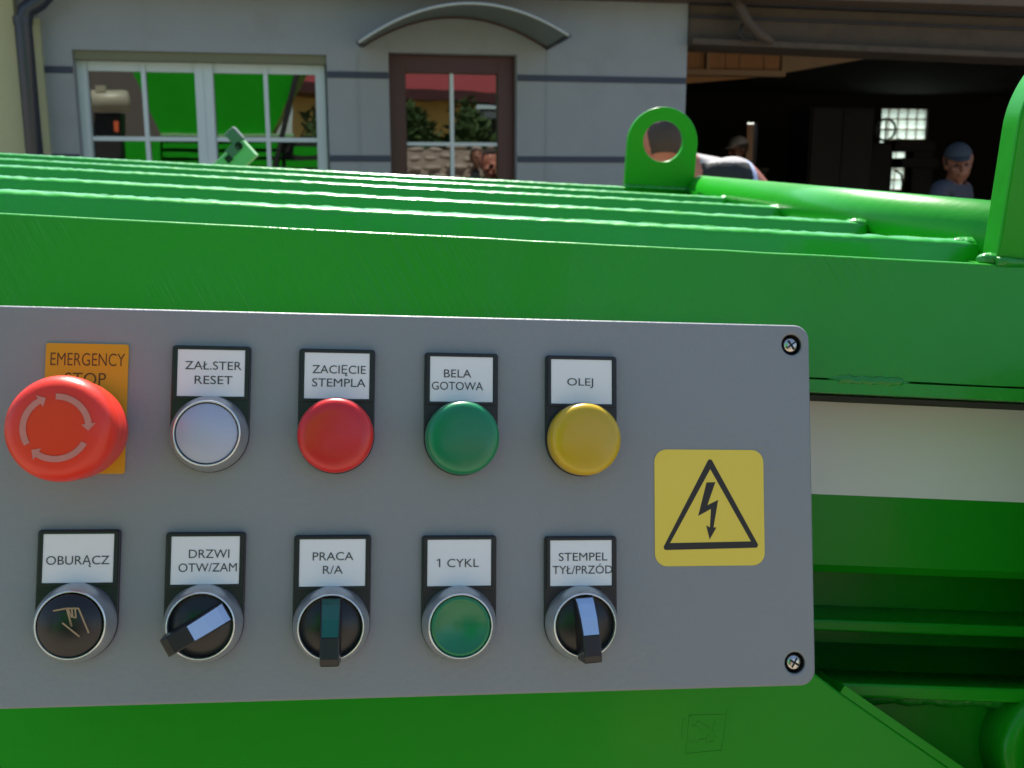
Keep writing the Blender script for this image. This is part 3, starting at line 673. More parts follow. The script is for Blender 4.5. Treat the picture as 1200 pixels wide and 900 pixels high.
# channel under the web: recessed back, ledge with lip, deep recess, lower ledge
QB = -.078; yc = Q(1080, 713, QB)[1]; QL = -.044; yl = Q(1080, 730, QL)[1]
MB(FF).box((XL, yc-.02, QB-.006), (XRr, webb+.004, QB)).build('channel_back', M['green_smooth'], mach)
prism(MB(FF), [(webb, QW-.0005), (webb-.004, QW-.004), (webb-.004, QB), (webb, QB)], XL, XRr).build('channel_top', M['green_smooth'], mach)
prism(MB(FF), [(yc, QB), (yl, QL), (yl-.006, QL), (yc-.006, QB)], XL, XRr, 1).build('ledge', M['green_smooth'], mach, bevel=.0012)
QD = -.13; yd = Q(1080, 788, QD)[1]
MB(FF).box((XL, yd-.05, QD-.006), (XRr, yc, QD)).build('recess_back', M['green_smooth'], mach)
QE = -.012; y2 = Q(1080, 803, QE)[1]
prism(MB(FF), [(yd, QD), (y2, QE), (y2-.007, QE), (yd-.007, QD)], XL, XRr).build('lower_ledge', M['green_smooth'], mach, bevel=.0015)
QF = -.030
pts = []; rs = []
xa, xz = Q(978, 812, QF)[0], XRr
for i in range(80):
    t = i/79; pts.append((xa+(xz-xa)*t, y2-.0085+.0006*math.sin(i*1.7), QF+.004)); rs.append(.0042*(1+.08*math.sin(i*2.3)+.04*math.sin(i*5.1)))
MB(FF).tube(pts, rs, 10).build('weld_bead', M['green_weld'], mach)
MB(FF).box((XL, y2-.30, QF-.008), (XRr, y2-.007, QF)).build('lower_plate', M['green_smooth'], mach)
# closer plate under the control box, cut diagonally, with its edge flange
QP = .004
pl = [(XL, Q(600, 800, QP)[1]), Q(950, 801, QP), Q(985, 812, QP), Q(1120, 905, QP), Q(1300, 1030, QP)]
pl = [(XL, pl[1][1]+.006), (pl[1][0], pl[1][1]+.006), pl[2], pl[4], (XL, pl[4][1])]
sheet('cover_plate', [pl[::-1]], FF, QP-.006, QP, M['green_smooth'], mach, bevel=.001)
a = Vector((*pl[2], QP-.0005)); b = Vector((*pl[3], QP-.0005)); dv = (b-a).normalized(); nv = Vector((0, 0, 1)).cross(dv)
# the flange folds back from the diagonal edge
MB(FF).add([a, b, b+Vector((0, 0, -.032)), a+Vector((0, 0, -.032)), a-nv*-.004, b-nv*-.004, b-nv*-.004+Vector((0, 0, -.032)), a-nv*-.004+Vector((0, 0, -.032))],
   [(0,1,2,3),(7,6,5,4),(0,4,5,1),(2,6,7,3),(1,5,6,2),(3,7,4,0)]).build('flange', M['green_smooth'], mach)
cxl = Q(1214, 500, QW)[0]
MB(FF).box((cxl, -.36, QF), (cxl+.16, -.045, .13)).build('added_shade_column', M['green_smooth'], mach, bevel=.003)  # added column just out of view, there to shade the lower right
# round boss at the bottom right
bc = Q(1215, 872, QF)
MB(FF).lathe([(.030, 0), (.030, .020), (.028, .023), (.020, .023), (.018, .021), (.018, .004), (0.0, .004)], 48, (bc[0], bc[1], QF)).build('boss', M['green_smooth'], mach)
MB(FF).lathe([(.013, 0), (.013, .012), (.011, .014), (0, .014)], 24, (bc[0], bc[1], QF+.004)).build('pin', M['green_smooth'], mach)
# embossed square mark on the cover plate
def q3(u, v, q=QP): x, y = Q(u, v, q); return Vector((x, y, q))
em = MB(FF)
def stroke(mb, pts, w=.0008, h=.0005, q=QP, f=q3):
    pts = [f(u, v) for u, v in pts]
    for p, r in zip(pts[:-1], pts[1:]): mb.bar(p, r, w, h, (0, 0, 1))
stroke(em, [(807, 839), (848, 838)]); stroke(em, [(809, 838), (804, 884)]); stroke(em, [(803, 884), (845, 880)]); stroke(em, [(853, 832), (846, 882)])
stroke(em, [(817, 846), (832, 855)], .0013); stroke(em, [(812, 850), (823, 859)], .0013); stroke(em, [(838, 845), (836, 858)]); stroke(em, [(810, 869), (817, 872)], .0012)
stroke(em, [(819, 868), (825, 866), (828, 873)]); stroke(em, [(829, 862), (830, 870), (836, 870), (838, 862)]); stroke(em, [(801, 843), (799, 866)])
em.build('embossed_mark', M['green_smooth'], mach)

# deck floor, ribs, end plate
FLZ = -.022
MB(DF).box((XL, .013, FLZ-.006), (RE+.03, 1.12, FLZ)).build('deck_floor', M['green_smooth'], mach)
def rib(y, x1, hh=0.0, t=.020, top=0, name='rib', seg=420):
    m = MB(DF); n = 7
    prof = [(y-t/2-.006, FLZ), (y-t/2, -.005+top)]+[(y-t/2*math.cos(PI*k/n), -.004+top+.004*math.sin(PI*k/n)) for k in range(1, n)]+[(y+t/2, -.004+top), (y+t/2, FLZ)]
    prof = prof[::-1]; vs_ = []; fs = []; nn = len(prof)
    for i in range(seg+1):
        x = XL+(x1-XL)*i/seg
        for yy, zz in prof:
            k = max(0, (zz-top+.010)/.010)
            w = noise.noise(Vector((x*22, yy*90, y*7)))*.0003*k + noise.noise(Vector((x*160, yy*330, y*7)))*.0010*k
            vs_.append((x, yy+w*.8, zz+w))
    for i in range(seg):
        for j in range(nn-1): fs.append((i*nn+j, (i+1)*nn+j, (i+1)*nn+j+1, i*nn+j+1))
    fs.append(tuple(seg*nn+j for j in range(nn))[::-1]); m.add(vs_, fs, 0, True)
    return m.build(name, M['green_rib'], mach)
ys = [D(700, 258)[1], D(700, 242.5)[1], D(700, 230)[1], D(700, 222.5)[1]]
ends = [(1143, 283), (1013, 261), (919, 243), (857, 235)]
for y, e in zip(ys, ends):
    x1 = Y(e[0], e[1], y)[0]
    rb = rib(y, x1)
    # the scraped, lumpy fillet weld along the top edge and the blob where the rib meets the end plate
    mb = MB(DF); mb.ball((x1-.004, y, -.0035), .0085, 18, 12, (1.7, 1.0, .62), rough=.35); mb.build('weld_bead', M['green_weld'], rb)
yback = D(650, 214)[1]
rib(yback, Y(745, 219, yback)[0]+.10, t=.02)
MB(DF).box((RE+.004, .013, FLZ), (RE+.012, 1.12, -.013)).build('end_plate', M['green_smooth'], mach)
# tube along the right end
ny, fy = .03, yback-.02
zt0 = Y(1154, 241, ny)[1]; zt1 = Y(818, 205.5, fy)[1]; print('tube tops', zt0, zt1, 'ys', ys, yback, 'webs', wt, wb, webb, yc, yl)
TR = .024
MB(DF).tube([(RE+.012+TR, ny, zt0-TR), (RE+.012+TR, fy, zt1-TR)], TR, 40).build('side_tube', M['green_smooth'], mach)
# lifting lugs
def lug(yf, ul, ur, vtop, vbase, hx, hy, hr, t, name='lifting_lug', label=None):
    x0 = Y(ul, (vtop+vbase)/2, yf)[0]; x1 = Y(ur, (vtop+vbase)/2, yf)[0]; z1 = Y((ul+ur)/2, vtop, yf)[1]; z0 = Y((ul+ur)/2, vbase, yf)[1]
    R_ = (x1-x0)/2; cx_ = (x0+x1)/2; cz = z1-R_
    lp = [(x0, z0-.02), (x1, z0-.02)]+[(cx_+R_*math.cos(PI*k/96), cz+R_*math.sin(PI*k/96)) for k in range(97)]
    hxx, hzz = Y(hx, hy, yf); rr = hr
    return x0, x1, z0, z1, [lp, circ(hxx, hzz, rr, 44)]
y1 = yback-.012
x0, x1, z0, z1, loops = lug(y1, 735, 817, 125, 224, 777.5, 165.5, 23*(y1+.5)/F, .018)
LF = DF @ Matrix.Rotation(PI/2, 4, 'X')
lg = sheet('lifting_lug', loops, LF, -y1-.016, -y1, M['green_smooth'], mach, bevel=.0012, label='whole lifting lug with a round hole at the far end of the ribs')
bd = MB(DF)
pts = [(x0+(x1-x0)*i/20, y1-.002, .000) for i in range(21)]; bd.tube(pts, [.004*(1+.2*math.sin(i*1.9)) for i in range(21)], 8).build('weld_bead', M['green_weld'], lg)
R1 = (x1-x0)/2; H1 = z1-z0; print('lug', R1, H1)
y2f = .002; lx0 = Y(1169, 300, y2f)[0]; R2 = .0525; zb0 = Y(1180, 312, y2f)[1]; cxx = lx0+R2; czz = Y(1200, 108, y2f+.0)[1]-math.sqrt(max(0, R2**2-(cxx-Y(1200, 108, y2f)[0])**2))-.011
lp = [(lx0, zb0-.02), (lx0+2*R2, zb0-.02)]+[(cxx+R2*math.cos(PI*k/96), czz+R2*math.sin(PI*k/96)) for k in range(97)]
lg2 = sheet('lifting_lug', [lp, circ(cxx, czz+.003, .024, 44)], LF, -y2f-.016, -y2f, M['green_smooth'], mach, bevel=.0012, label='near lifting lug cut off by the right edge')
bx = MB(DF); bx.tube([(lx0-.001+.11*i/20, y2f-.001, .0005) for i in range(21)], [.0026*(1+.12*math.sin(i*1.9)) for i in range(21)], 8).ball((lx0-.001, y2f+.004, .001), .0045, 16, 10, (1.5, 1, .8), rough=.3).build('weld_bead', M['green_weld'], lg2)
# body under the deck and feet, down to the ground
g0 = (DFi @ Vector((D0.x, D0.y, 0))).z
sz = -.40
MB(DF).box((XL, .16, g0+.12), (XRr, 1.25, FLZ-.01)).build('body', M['green_smooth'], mach)
MB(DF).box((RE+.013, .014, -.2), (XRr, 1.12, -.045)).build('end_block', M['green_smooth'], mach)
for x in (XL+.05, XRr-.17):
    for y in (.2, 1.1): 
        MB(DF).box((x, y, g0-.01), (x+.12, y+.12, g0+.12)).build('foot', M['dark_in2'], mach)
# pale green latch arm standing behind the deck at the left
yl_ = yback+.22
def l3(u, v, q=0): x, z = Y(u, v, yl_); return Vector((x, yl_+q, z))
la = MB(DF); pa_, pb_ = l3(250, 212), l3(293, 172); dv = (pb_-pa_).normalized(); sv = Vector((0, 1, 0)).cross(dv).normalized()
pw = 24*(yl_+.5)/F
lo_ = pa_-dv*.25
arm = MB(DF); arm.obox((lo_+pb_)/2, dv, Vector((0, 1, 0)), sv, (pb_-lo_).length/2, .012, pw/2*1.05)
arm = arm.build('latch_arm', M['green_pale'], mach, bevel=.002)
side = l3(272, 155)
MB(DF).obox(l3(276, 160, -.004), dv, Vector((0, 1, 0)), sv, .011, .010, .014).build('arm_tip', M['bracket_grey'], arm, bevel=.003)
MB(DF).lathe([(.0065, 0), (.0065, .004), (.0045, .004), (.0045, .0), (0, .0)], 20, l3(282, 171, -.012), (0, -1, 0)).build('bolt', M['dark_in2'], arm)
MB(DF).obox(l3(275, 176, -.013), dv, Vector((0, 1, 0)), sv, .011, .001, .009).build('slot', M['bracket_grey'], arm)
MB(DF).obox(l3(270, 186, -.013), dv, Vector((0, 1, 0)), sv, .006, .001, .006).build('slot', M['dark_in2'], arm)
MB(DF).tube([l3(240, 222, .015), l3(225, 300, .015)], .014, 10).build('arm_post', M['green_smooth'], mach)

# ------------------------------------------------------------------ control box
box = thing('control_box', PF, 'grey control box with two rows of push buttons and lamps on the green machine', 'control panel')
mmx = .001
BX0, BX1, BY0, BY1 = -.2108, .1283, -.0722, .0790
scr = [(P(928, 404)), (P(932, 777)), (-.2030, .0705), (-.2030, -.0628)]
lid = sheet('lid', [rrect((BX0+BX1)/2, (BY0+BY1)/2, BX1-BX0, BY1-BY0, .0065)]+[circ(x, y, .0043, 28) for x, y in scr], PF, -.012, 0, M['panel'], box, bevel=.0011, bres=3)
bd = MB(PF)
c4 = rrect((BX0+BX1)/2, (BY0+BY1)/2, BX1-BX0-.0015, BY1-BY0-.0015, .006)
n = len(c4); vs_ = [(x, y, -.0135) for x, y in c4]
for x, y in c4:   # run back to the machine's face
    o_ = PF @ Vector((x, y, 0)); t = (D0-o_).dot(fn)/(-npn).dot(fn); vs_.append((x, y, -t+.0004))
bd.add(vs_, [tuple(range(n))]+[(i, n+i, n+(i+1) % n, (i+1) % n) for i in range(n)]); bd.build('housing', M['panel'], box)
gk = sheet('gasket', [rrect((BX0+BX1)/2, (BY0+BY1)/2, BX1-BX0-.004, BY1-BY0-.004, .005)], PF, -.0135, -.0121, M['gasket'], box)
for i, (x, y) in enumerate(scr):
    sc_ = MB(PF).lathe([(.0038, -.0050), (.0038, -.0030), (.0034, -.0016), (.0024, -.0009), (.0009, -.0007)], 28, (x, y, 0), cap1=True).build('screw', M['steel'], box)
    a = rad(35+i*25)
    cr = MB(PF)
    for k in range(4):
        t = a+k*PI/2; e = Vector((math.cos(t), math.sin(t), 0)); s_ = Vector((-e.y, e.x, 0)); cr.obox(Vector((x, y, -.0009))+e*.0010, e, s_, Vector((0, 0, 1)), .0013, .00045 if k % 2 else .00032, .0004)
    cr.build('cross_slot', M['dark_hole'], sc_)
    MB(PF).lathe([(.0042, -.0110), (.0, -.0110)], 28, (x, y, 0)).lathe([(.0042, -.0005), (.0042, -.0110)], 28, (x, y, 0)).build('screw_recess', M['dark_hole'], box)

def holder(parent, cx, cy, lines, thin=-.003):
    r = .0149; top = cy+.0343
    lp = [(cx-r*math.sin(t), cy-r*math.cos(t)) for t in [PI/2*k/16 for k in range(17)]]
    lp = [(cx+r*math.cos(t), cy+r*math.sin(t)) for t in [-PI+PI*k/32 for k in range(33)]]
    rc = .0012
    lp += [(cx+r, top-rc), (cx+r-rc*.3, top-rc*.3), (cx+r-rc, top), (cx-r+rc, top), (cx-r+rc*.3, top-rc*.3), (cx-r, top-rc)]
    sheet('label_holder', [lp], PF, .0002, .0022, M['black'], parent, bevel=.0004)
    cyc = cy+.0236
    fr_ = [rrect(cx, cyc, .0283, .0205, .0008, 3), rrect(cx, cyc, .0256, .0184, .0004, 3)]
    sheet('label_frame', fr_, PF, .0022, .0030, M['black'], parent, bevel=.0002)
    MB(PF).box((cx-.0127, cyc-.0091, .0023), (cx+.0127, cyc+.0091, .0026)).build('label_card', M['card'], parent, bevel=.0001)
    for s_, dx, dy, w, h in lines:
        if s_[0] == '1':      # the numeral gets its flag
            x = cx+dx-w/2; MB(PF).add([(x-.0009, cyc+dy+.00075, .00274), (x-.0009, cyc+dy+.0011, .00274), (x+.0002, cyc+dy+h/2, .00274), (x+.0002, cyc+dy+h/2-.0005, .00274)], [(0, 3, 2, 1)]).build('lettering', M['ink_grey'], parent)
        text(s_, cx+dx, cyc+dy, w, h, PF, .00272, M['ink_grey'], parent, thin)
def bezel(parent, cx, cy):
    prof = [(.0146, .0004), (.0147, .003), (.0144, .0052), (.0137, .0078), (.0130, .0096), (.0126, .0103)]
    MB(PF).lathe(prof, 64, (cx, cy, 0)).build('bezel', M['bezel'], parent)
    MB(PF).lathe([(.0126, .0103), (.0123, .0107), (.0120, .0107), (.0118, .0102), (.0118, .0070)], 64, (cx, cy, 0)).build('bezel_lip', M['bezel_lip'], parent)
def part(name, label):
    o = bpy.data.objects.new(name, None); S.collection.objects.link(o); o.parent = box; o['label'] = label; return o
def unit(name, label, cx, cy, mesh_builder, m):
    o = mesh_builder.build(name, m, box); o['label'] = label; return o
r1y = [.0305, .0302, .0296, .0294]; cxs = [-.1187, -.0705, -.0211, .0282]
# 1 clear push button
cx, cy = cxs[0], r1y[0]
u = unit('push_button', 'frosted clear push button under the ZAŁ.STER RESET card', cx, cy, MB(PF).lathe([(.0114, .004), (.0114, .0098), (.0110, .0104), (.0, .0106)], 56, (cx, cy, 0)), M['cap_clear'])
holder(u, cx, cy, [('ZAŁ.STER', .0008, .0030, .0212, .0034), ('RESET', .0010, -.0026, .0142, .0034)]); bezel(u, cx, cy)
# 2-4 indicator lamps
def lamp(cx, cy, label, m, core, lines):
    u = unit('indicator_lamp', label, cx, cy, MB(PF).lathe([(.0144, .0022), (.0146, .0040), (.0146, .0092), (.0141, .0112), (.0130, .0122), (.0118, .0125)], 64, (cx, cy, 0)), M[m])
    MB(PF).lathe([(.0118, .0125), (.0112, .0127), (.0090, .0130), (.005, .0132), (0, .0133)], 64, (cx, cy, 0)).build('lens_centre', M[core], u)
    MB(PF).lathe([(.0150, .0024), (.0150, .0034), (.0145, .0038)], 56, (cx, cy, 0)).build('lamp_ring', M['black'], u)
    holder(u, cx, cy, lines)
lamp(cxs[1], r1y[1], 'red indicator lamp under the ZACIĘCIE STEMPLA card', 'red_lens', 'red_core', [('ZACIĘCIE', .0008, .0026, .0208, .0034), ('STEMPLA', .0008, -.0026, .0208, .0034)])
lamp(cxs[2], r1y[2], 'green indicator lamp under the BELA GOTOWA card', 'green_lens', 'green_core', [('BELA', -.0016, .0024, .0110, .0034), ('GOTOWA', -.0016, -.0026, .0206, .0034)])
lamp(cxs[3], r1y[3], 'yellow indicator lamp under the OLEJ card', 'yellow_lens', 'yellow_core', [('OLEJ', -.0006, .0, .0108, .0032)])
# second row
c2 = [-.1653, -.1190, -.0710, -.0214, .0279]; r2y = [-.0403, -.0415, -.0429, -.0434, -.0440]
cx, cy = c2[0], r2y[0]
u = unit('push_button', 'black push button with a hand symbol under the OBURĄCZ card', cx, cy, MB(PF).lathe([(.0114, .004), (.0114, .0108), (.0110, .0114), (.0, .0113)], 56, (cx, cy, 0)), M['black_gloss'])
holder(u, cx, cy, [('OBURĄCZ', -.0001, -.0006, .0226, .0034)]); bezel(u, cx, cy)
hs = MB(PF)
def h3(u_, v_): x, y = P(u_, v_, .0116); return Vector((x, y, .01155))
for pl_ in ([(62, 716), (78, 713), (92, 713)], [(78, 713), (84, 734)], [(80, 714), (84, 724)], [(84, 713), (85, 723), (89, 724)], [(88, 713), (89, 724)], [(92, 713), (104, 742)], [(73, 730), (93, 746)], [(84, 734), (82, 729)]):
    stroke(hs, pl_, .00055, .0002, 0, h3)
hs.build('hand_symbol', M['plank_pale'], u)
def selector(cx, cy, label, ang, m, lines):
    u = unit('selector_switch', label, cx, cy, MB(PF).lathe([(.0117, .0050), (.0117, .0088), (.0113, .0094), (.0, .0096)], 56, (cx, cy, 0)), M['black_gloss'])
    holder(u, cx, cy, lines); bezel(u, cx, cy)
    # handle: its pointer end (towards -y before turning) stands high, the other end slopes down to the disc
    R_ = Matrix.Translation((cx, cy, 0)) @ Matrix.Rotation(ang, 4, 'Z'); fr_ = PF @ R_
    hw = .0041
    side_ = [(.0112, .0096), (.0112, .0110), (.0090, .0140), (.0040, .0178), (-.0025, .0206), (-.0100, .0214), (-.0128, .0206), (-.0130, .0110), (-.0112, .0096)]
    vs_ = []; fs = []; n = len(side_)
    for k, (sx, ins) in enumerate(((-1, 0), (1, 0))):
        for y, z in side_:
            w_ = hw*(1.0-.16*max(0, (z-.0100)/.0114)); vs_.append((sx*w_, y, z))
    fs = [tuple(range(n)), tuple(range(2*n-1, n-1, -1))]+[(i, n+i, n+(i+1) % n, (i+1) % n) for i in range(n)]
    MB(fr_).add(vs_, fs).build('handle', M['black_gloss'], u, bevel=.0005, bseg=2)
    ins = [(.0108, .0117), (.0090, .0142), (.0040, .0180), (-.0020, .0206)]
    vs_ = []; w_ = .0034
    for sx in (-1, 1):
        vs_ += [(sx*w_*(1-.04*i), y+(.0), z+.0003) for i, (y, z) in enumerate(ins)]
        vs_ += [(sx*w_*(1-.04*i), y, z-.0008) for i, (y, z) in enumerate(ins)]
    fs = [(i, i+1, 8+i+1, 8+i) for i in range(3)]+[(4+i, 12+i, 12+i+1, 4+i+1) for i in range(3)]+[(i, 4+i, 4+i+1, i+1) for i in range(3)]+[(8+i, 8+i+1, 12+i+1, 12+i) for i in range(3)]+[(0, 8, 12, 4), (3, 7, 15, 11)]
    MB(fr_).add(vs_, fs).build('pointer_insert', M[m], u)
selector(c2[1], r2y[1], 'selector switch with pale blue insert turned to the lower left under the DRZWI card', rad(-60), 'cap_blue', [('DRZWI', .0014, .0026, .0150, .0034), ('OTW/ZAM', .0010, -.0026, .0216, .0034)])
selector(c2[2], r2y[2], 'selector switch with dark teal insert pointing down under the PRACA R/A card', 0, 'cap_teal', [('PRACA', .0002, .0026, .0156, .0033), ('R/A', .0002, -.0026, .0076, .0033)])
cx, cy = c2[3], r2y[3]
u = unit('push_button', 'green push button in a metal bezel under the 1 CYKL card', cx, cy, MB(PF).lathe([(.0115, .004), (.0115, .0104), (.0108, .0112), (.0101, .0113), (.0098, .0108), (.0, .0108)], 56, (cx, cy, 0)), M['green_btn'])
holder(u, cx, cy, [('1 CYKL', -.0002, .0, .0158, .0034)]); bezel(u, cx, cy)
selector(c2[4], r2y[4], 'selector switch with pale blue insert pointing down under the STEMPEL card', rad(4), 'cap_blue', [('STEMPEL', .0008, .0026, .0200, .0034), ('TYŁ/PRZÓD', .0006, -.0026, .0246, .0034)])
# emergency stop
ex, ey = -.1650, .0312
u = unit('emergency_stop_button', 'red mushroom emergency stop button with three arrows', ex, ey,
    MB(PF).lathe([(.0155, .0012), (.0166, .004), (.0178, .011), (.0183, .016), (.0182, .021), (.0181, .0240), (.0185, .0260), (.0188, .0290), (.0187, .0320), (.0180, .0347), (.0165, .0368), (.0142, .0379), (.008, .0384), (0, .0385)], 80, (ex, ey, 0)), M['mushroom'])
px0, px1, py0, py1 = -.1803, -.1500, .0150, .0648
sheet('legend_plate', [rrect((px0+px1)/2, (py0+py1)/2, px1-px0, py1-py0, .0010, 4)], PF, .0002, .0010, M['estop_plate'], u, bevel=.0001)
text('EMERGENCY', (px0+px1)/2+.0003, P(103, 421)[1], .0272, .0052, PF, .00105, M['estop_ink'], u, -.004)
text('STOP', P(101, 444)[0], P(103, 444)[1], .0150, .0052, PF, .00105, M['estop_ink'], u, -.004)
ar = MB(PF)
for a0, a1 in ((92, 8), (-28, -122), (-148, -238)):
    n = 18; R0 = .0108; wd_ = .00105; vs_ = []; zz = .0385
    for i in range(n+1):
        t = rad(a0+(a1-a0)*i/n); 
        for rr_ in (R0-wd_, R0+wd_): vs_.append((ex+rr_*math.cos(t), ey+rr_*math.sin(t), zz))
    ar.add(vs_, [(i*2, i*2+1, i*2+3, i*2+2) for i in range(n)])
    t = rad(a1); tp = rad(a1-13); ar.add([(ex+(R0-.0024)*math.cos(t), ey+(R0-.0024)*math.sin(t), zz), (ex+(R0+.0024)*math.cos(t), ey+(R0+.0024)*math.sin(t), zz), (ex+R0*math.cos(tp), ey+R0*math.sin(tp), zz)], [(0, 1, 2)])
ar.build('arrows', M['arrow'], u)
# electrical hazard sticker
sg_c = [P(767, 527), P(895, 527), P(895, 663), P(767, 663)]
scx = sum(p[0] for p in sg_c)/4; scy = sum(p[1] for p in sg_c)/4
sw = (sg_c[1][0]-sg_c[0][0]+sg_c[2][0]-sg_c[3][0])/2; sh = (sg_c[0][1]-sg_c[3][1]+sg_c[1][1]-sg_c[2][1])/2
sg = sheet('warning_sign', [rrect(scx, scy, sw, sh, .0052)], PF, .0001, .0003, M['sign_yellow'], box, label='yellow high-voltage warning sticker with a black triangle')
def z1(x, y): return P(760+x/6, 520+y/6)
def rtri(pts, r, n=6):
    out = []; c_ = Vector((sum(p[0] for p in pts)/3, sum(p[1] for p in pts)/3))
    for i in range(3):
        p = Vector(pts[i]); a = (Vector(pts[i-1])-p).normalized(); b = (Vector(pts[(i+1) % 3])-p).normalized()
        ang = a.angle(b); d_ = r/math.tan(ang/2); s0 = p+a*d_; s1 = p+b*d_; cc = p+(a+b).normalized()*(r/math.sin(ang/2))
        v0 = s0-cc; v1 = s1-cc
        for k in range(n+1):
            v_ = v0.lerp(v1, k/n).normalized()*r; out.append(tuple(cc+v_))
    return out
outer = rtri([z1(430, 90), z1(92, 748), z1(780, 730)], .0011); inner = [z1(432, 178), z1(150, 698), z1(718, 686)]
sheet('triangle', [outer, inner], PF, .0003, .00036, M['sign_black'], sg)
bolt = [(406, 272), (468, 270), (412, 432), (488, 394), (455, 588), (476, 588), (428, 672), (403, 573), (430, 588), (437, 458), (347, 508)]
sheet('lightning_bolt', [[z1(*p) for p in bolt]], PF, .0003, .00036, M['sign_black'], sg)

# ------------------------------------------------------------------ the yard behind the camera (seen only mirrored in the panes)
def refl(u, v, dist, off=.12):
    """point where the view line through (u, v), mirrored by the glazing, has run dist metres from the camera"""
    dist += 4; p = CAM; n = yb; r = ray(u, v).normalized(); pl0 = BF @ Vector((0, off, 0)); t = (pl0-p).dot(n)/r.dot(n)
    hitp = p+r*t; r2 = r-n*2*r.dot(n); return hitp+r2*(dist-t)
vh = thing('waste_hopper', Matrix.Translation(refl(245, 200, 12.0).xy.to_3d()), 'large green tapered hopper on a green machine, mirrored in the white window', 'machine')
mb = MB(); tl, tr, br, bl = refl(128, 20, 12), refl(386, 20, 12), refl(318, 158, 12), refl(188, 158, 12)
bk = Vector((-yb.x, -yb.y, 0))*1.6; sh_ = (tr-tl).normalized()*.25
mb.add([tl, tr, br, bl, tl+bk, tr+bk, br+bk*.6+Vector((0, 0, 0)), bl+bk*.6], [(0,1,2,3),(7,6,5,4),(0,4,5,1),(1,5,6,2),(2,6,7,3),(3,7,4,0)]); mb.build('hopper', M['green_smooth'], vh)
def rb(name, u0, v0, u1, v1, dist, dep, m, parent):
    a, b, c_, d_ = refl(u0, v0, dist), refl(u1, v0, dist), refl(u1, v1, dist), refl(u0, v1, dist); k = Vector((-yb.x, -yb.y, 0))*dep
    return MB().add([a, b, c_, d_, a+k, b+k, c_+k, d_+k], [(0,1,2,3),(7,6,5,4),(0,4,5,1),(1,5,6,2),(2,6,7,3),(3,7,4,0)]).build(name, m, parent)
rb('rim', 188, 157, 345, 160, 11.9, .3, M['green_pale'], vh)
for i, v in enumerate((168, 178, 188)): rb('slat', 191, v, 330, v+6, 11.9, .2, M['green_smooth'], vh)
rb('chassis', 112, 165, 188, 260, 11.8, 1.5, M['green_smooth'], vh); rb('chassis', 190, 162, 400, 262, 12.4, 1.0, M['dark_in2'], vh)
rb('side_rail', 345, 172, 400, 182, 11.8, .2, M['green_smooth'], vh); rb('side_rail', 335, 188, 400, 196, 11.8, .2, M['green_smooth'], vh)
a, b = refl(352, 68, 11.9), refl(322, 200, 11.9)
MB().bar(a, b, .10, .06).build('strut', M['dark_in2'], vh)
mo = thing('electric_motor', Matrix.Translation(refl(135, 120, 10.6).xy.to_3d()), 'beige electric motor on a black stand, mirrored at the left of the window', 'motor')
a, b = refl(104, 118, 10.5), refl(153, 118, 10.5); ax = (b-a).normalized()
MB().lathe([(0, 0), (.11, 0), (.13, .02), (.13, (b-a).length-.05), (.11, (b-a).length-.01), (0, (b-a).length)], 28, a, ax).build('motor_body', M['motor'], mo)
rb('terminal_box', 112, 100, 124, 108, 10.4, .15, M['motor'], mo); rb('stand', 110, 132, 142, 262, 10.6, .3, M['dark_in2'], mo)
rb('red_tag', 134, 142, 139, 154, 10.3, .03, M['orange'], mo)
shd = thing('shed', Matrix.Translation(refl(140, 120, 17).xy.to_3d()), 'taupe shed wall behind the motor, mirrored in the left panes', 'shed')
rb('shed_wall', 40, 20, 230, 250, 17, 3, M['taupe'], shd)
hs_ = thing('house', Matrix.Translation(refl(470, 120, 24).xy.to_3d()), 'yellow house with a red tiled roof, mirrored in the door glass', 'building')
rb('wall', 343, 112, 558, 226, 24, 6, M['yellow_wall'], hs_)
def rr4(name, pts, m, th_=.12):
    P4 = [refl(u, v, d_) for u, v, d_ in pts]; k = Vector((0, 0, th_)); n_ = len(P4)
    return MB().add(P4+[p+k for p in P4], [tuple(range(n_)), tuple(range(2*n_-1, n_-1, -1))]+[(i, (i+1) % n_, n_+(i+1) % n_, n_+i) for i in range(n_)]).build(name, m, hs_)
rr4('roof', [(330, 102, 23.2), (600, 118, 23.2), (640, 30, 29), (330, 12, 29)], M['roof'])
rr4('eave', [(330, 106, 23.1), (600, 122, 23.1), (600, 124, 24.5), (330, 117, 24.5)], M['brown_frame'], .25)
rb('annex_wall', 560, 128, 640, 226, 23.8, 5, M['dark_in'], hs_); rb('garage_sign', 563, 131, 586, 139, 23.6, .1, M['white_frame'], hs_)
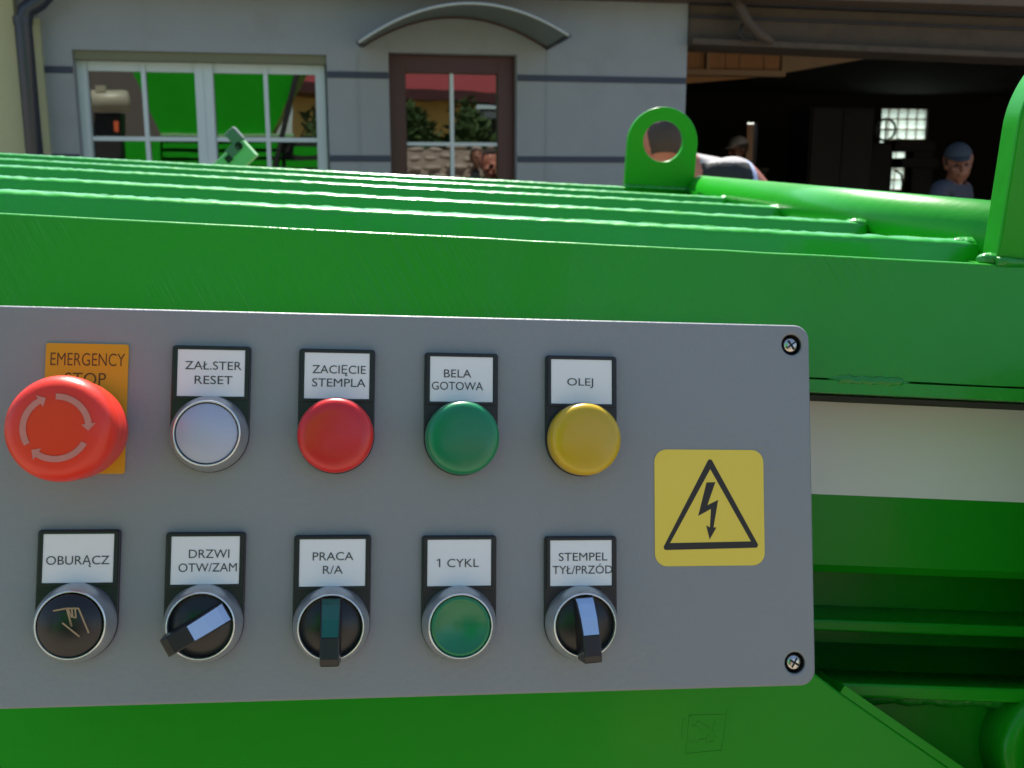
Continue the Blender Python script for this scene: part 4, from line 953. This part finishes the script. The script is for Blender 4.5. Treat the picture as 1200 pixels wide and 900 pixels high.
def bush(label, u0, u1, v0, dist, seed, nleaf=3200):
    rnd = random.Random(seed); a = refl(u0, v0, dist); b = refl(u1, v0, dist); c_ = (a+b)/2; wdt = (b-a).length/2; ht = c_.z*.68
    o = thing('bush', Matrix.Translation((c_.x, c_.y, 0)), label, 'bush', 'bushes before the yellow house'); m = MB()
    lobes = [(rnd.uniform(-.8, .8), rnd.uniform(-.5, .5), rnd.uniform(.5, 1.5), rnd.uniform(.35, .6)) for _ in range(9)]
    d1 = (b-a).normalized()
    for _ in range(nleaf):
        L_ = rnd.choice(lobes); d_ = Vector((rnd.gauss(0, 1), rnd.gauss(0, 1), rnd.gauss(0, 1))).normalized()*rnd.uniform(.7, 1.1)*L_[3]
        p = Vector((c_.x, c_.y, 0))+d1*(L_[0]+d_.x)*wdt+yb*((L_[1]+d_.y)*.8)+Vector((0, 0, max(.05, (L_[2]+d_.z)*ht*.85)))
        e1 = Vector((rnd.gauss(0, 1), rnd.gauss(0, 1), rnd.gauss(0, 1))).normalized(); e2 = e1.orthogonal().normalized(); s_ = rnd.uniform(.09, .17)
        m.add([p, p+e1*s_+e2*s_*.4, p+e1*s_*2, p+e1*s_-e2*s_*.4], [(0, 1, 2, 3)])
    m.build('crown', M['leaf'], o); MB().tube([(c_.x, c_.y, 0), (c_.x+.03, c_.y, ht)], [.05, .03], 8).build('trunk', M['bark'], o)
bush('broad dark green bush before the yellow house, mirrored in the left door panes', 466, 528, 134, 20, 1)
bush('tall dark green bush before the yellow house, mirrored in the right door panes', 522, 575, 126, 20.5, 2)
bush('rounded bush before the yellow house, mirrored at the right of the window', 352, 395, 150, 20.2, 3, 800)
sw_ = thing('stone_wall', Matrix.Translation(refl(500, 190, 17).xy.to_3d()), 'low wall of rough rubble stones, mirrored low in the door glass', 'wall')
rnd = random.Random(5); proto = None
for r in range(4):
    u_ = 440+rnd.uniform(0, 12)
    while u_ < 600:
        wq = rnd.uniform(12, 30); p = refl(u_+wq/2, 174+11*r+rnd.uniform(-2, 2), 17.2-.06*r)
        if p.z > .03:
            mb = MB(); mb.ball(p, .5, 9, 6, (wq*.0165, .24, rnd.uniform(.10, .14)), rough=.45); mb.build('stone', M['stone'], sw_)
        u_ += wq+1
rb('earth_core', 436, 176, 604, 262, 17.6, .6, M['stone'], sw_)
# person mirrored in the door, in dark clothes with orange sleeves
pe = refl(556, 186, 9.7); he = pe.z
arms = {'r': ((-.27, -.06, 1.20), (-.22, -.30, 1.32)), 'l': ((.27, -.06, 1.20), (.20, -.30, 1.30))}
J = standing(1.74, .03, arms); J['skull'] = (V((0, -.05, he-.06)), .055, 'neck'); J['neck'] = (V((0, -.03, he-.17)), .058, 'upper')
def reg_e(p):
    if p.z > he-.145 and abs(p.x) < .10: return 0
    if p.z > .95: return 2 if abs(p.x) > .19 else 1
    return 3 if p.z > .09 else 4
person('person in dark clothes with orange sleeves, mirrored in the right door panes', (pe.x, pe.y, 0), rad(180), J, V((0, -.06, he)), (0, 0, 0), reg_e, ['skin', 'tee_black', 'orange', 'trousers', 'black'], hair='hair')
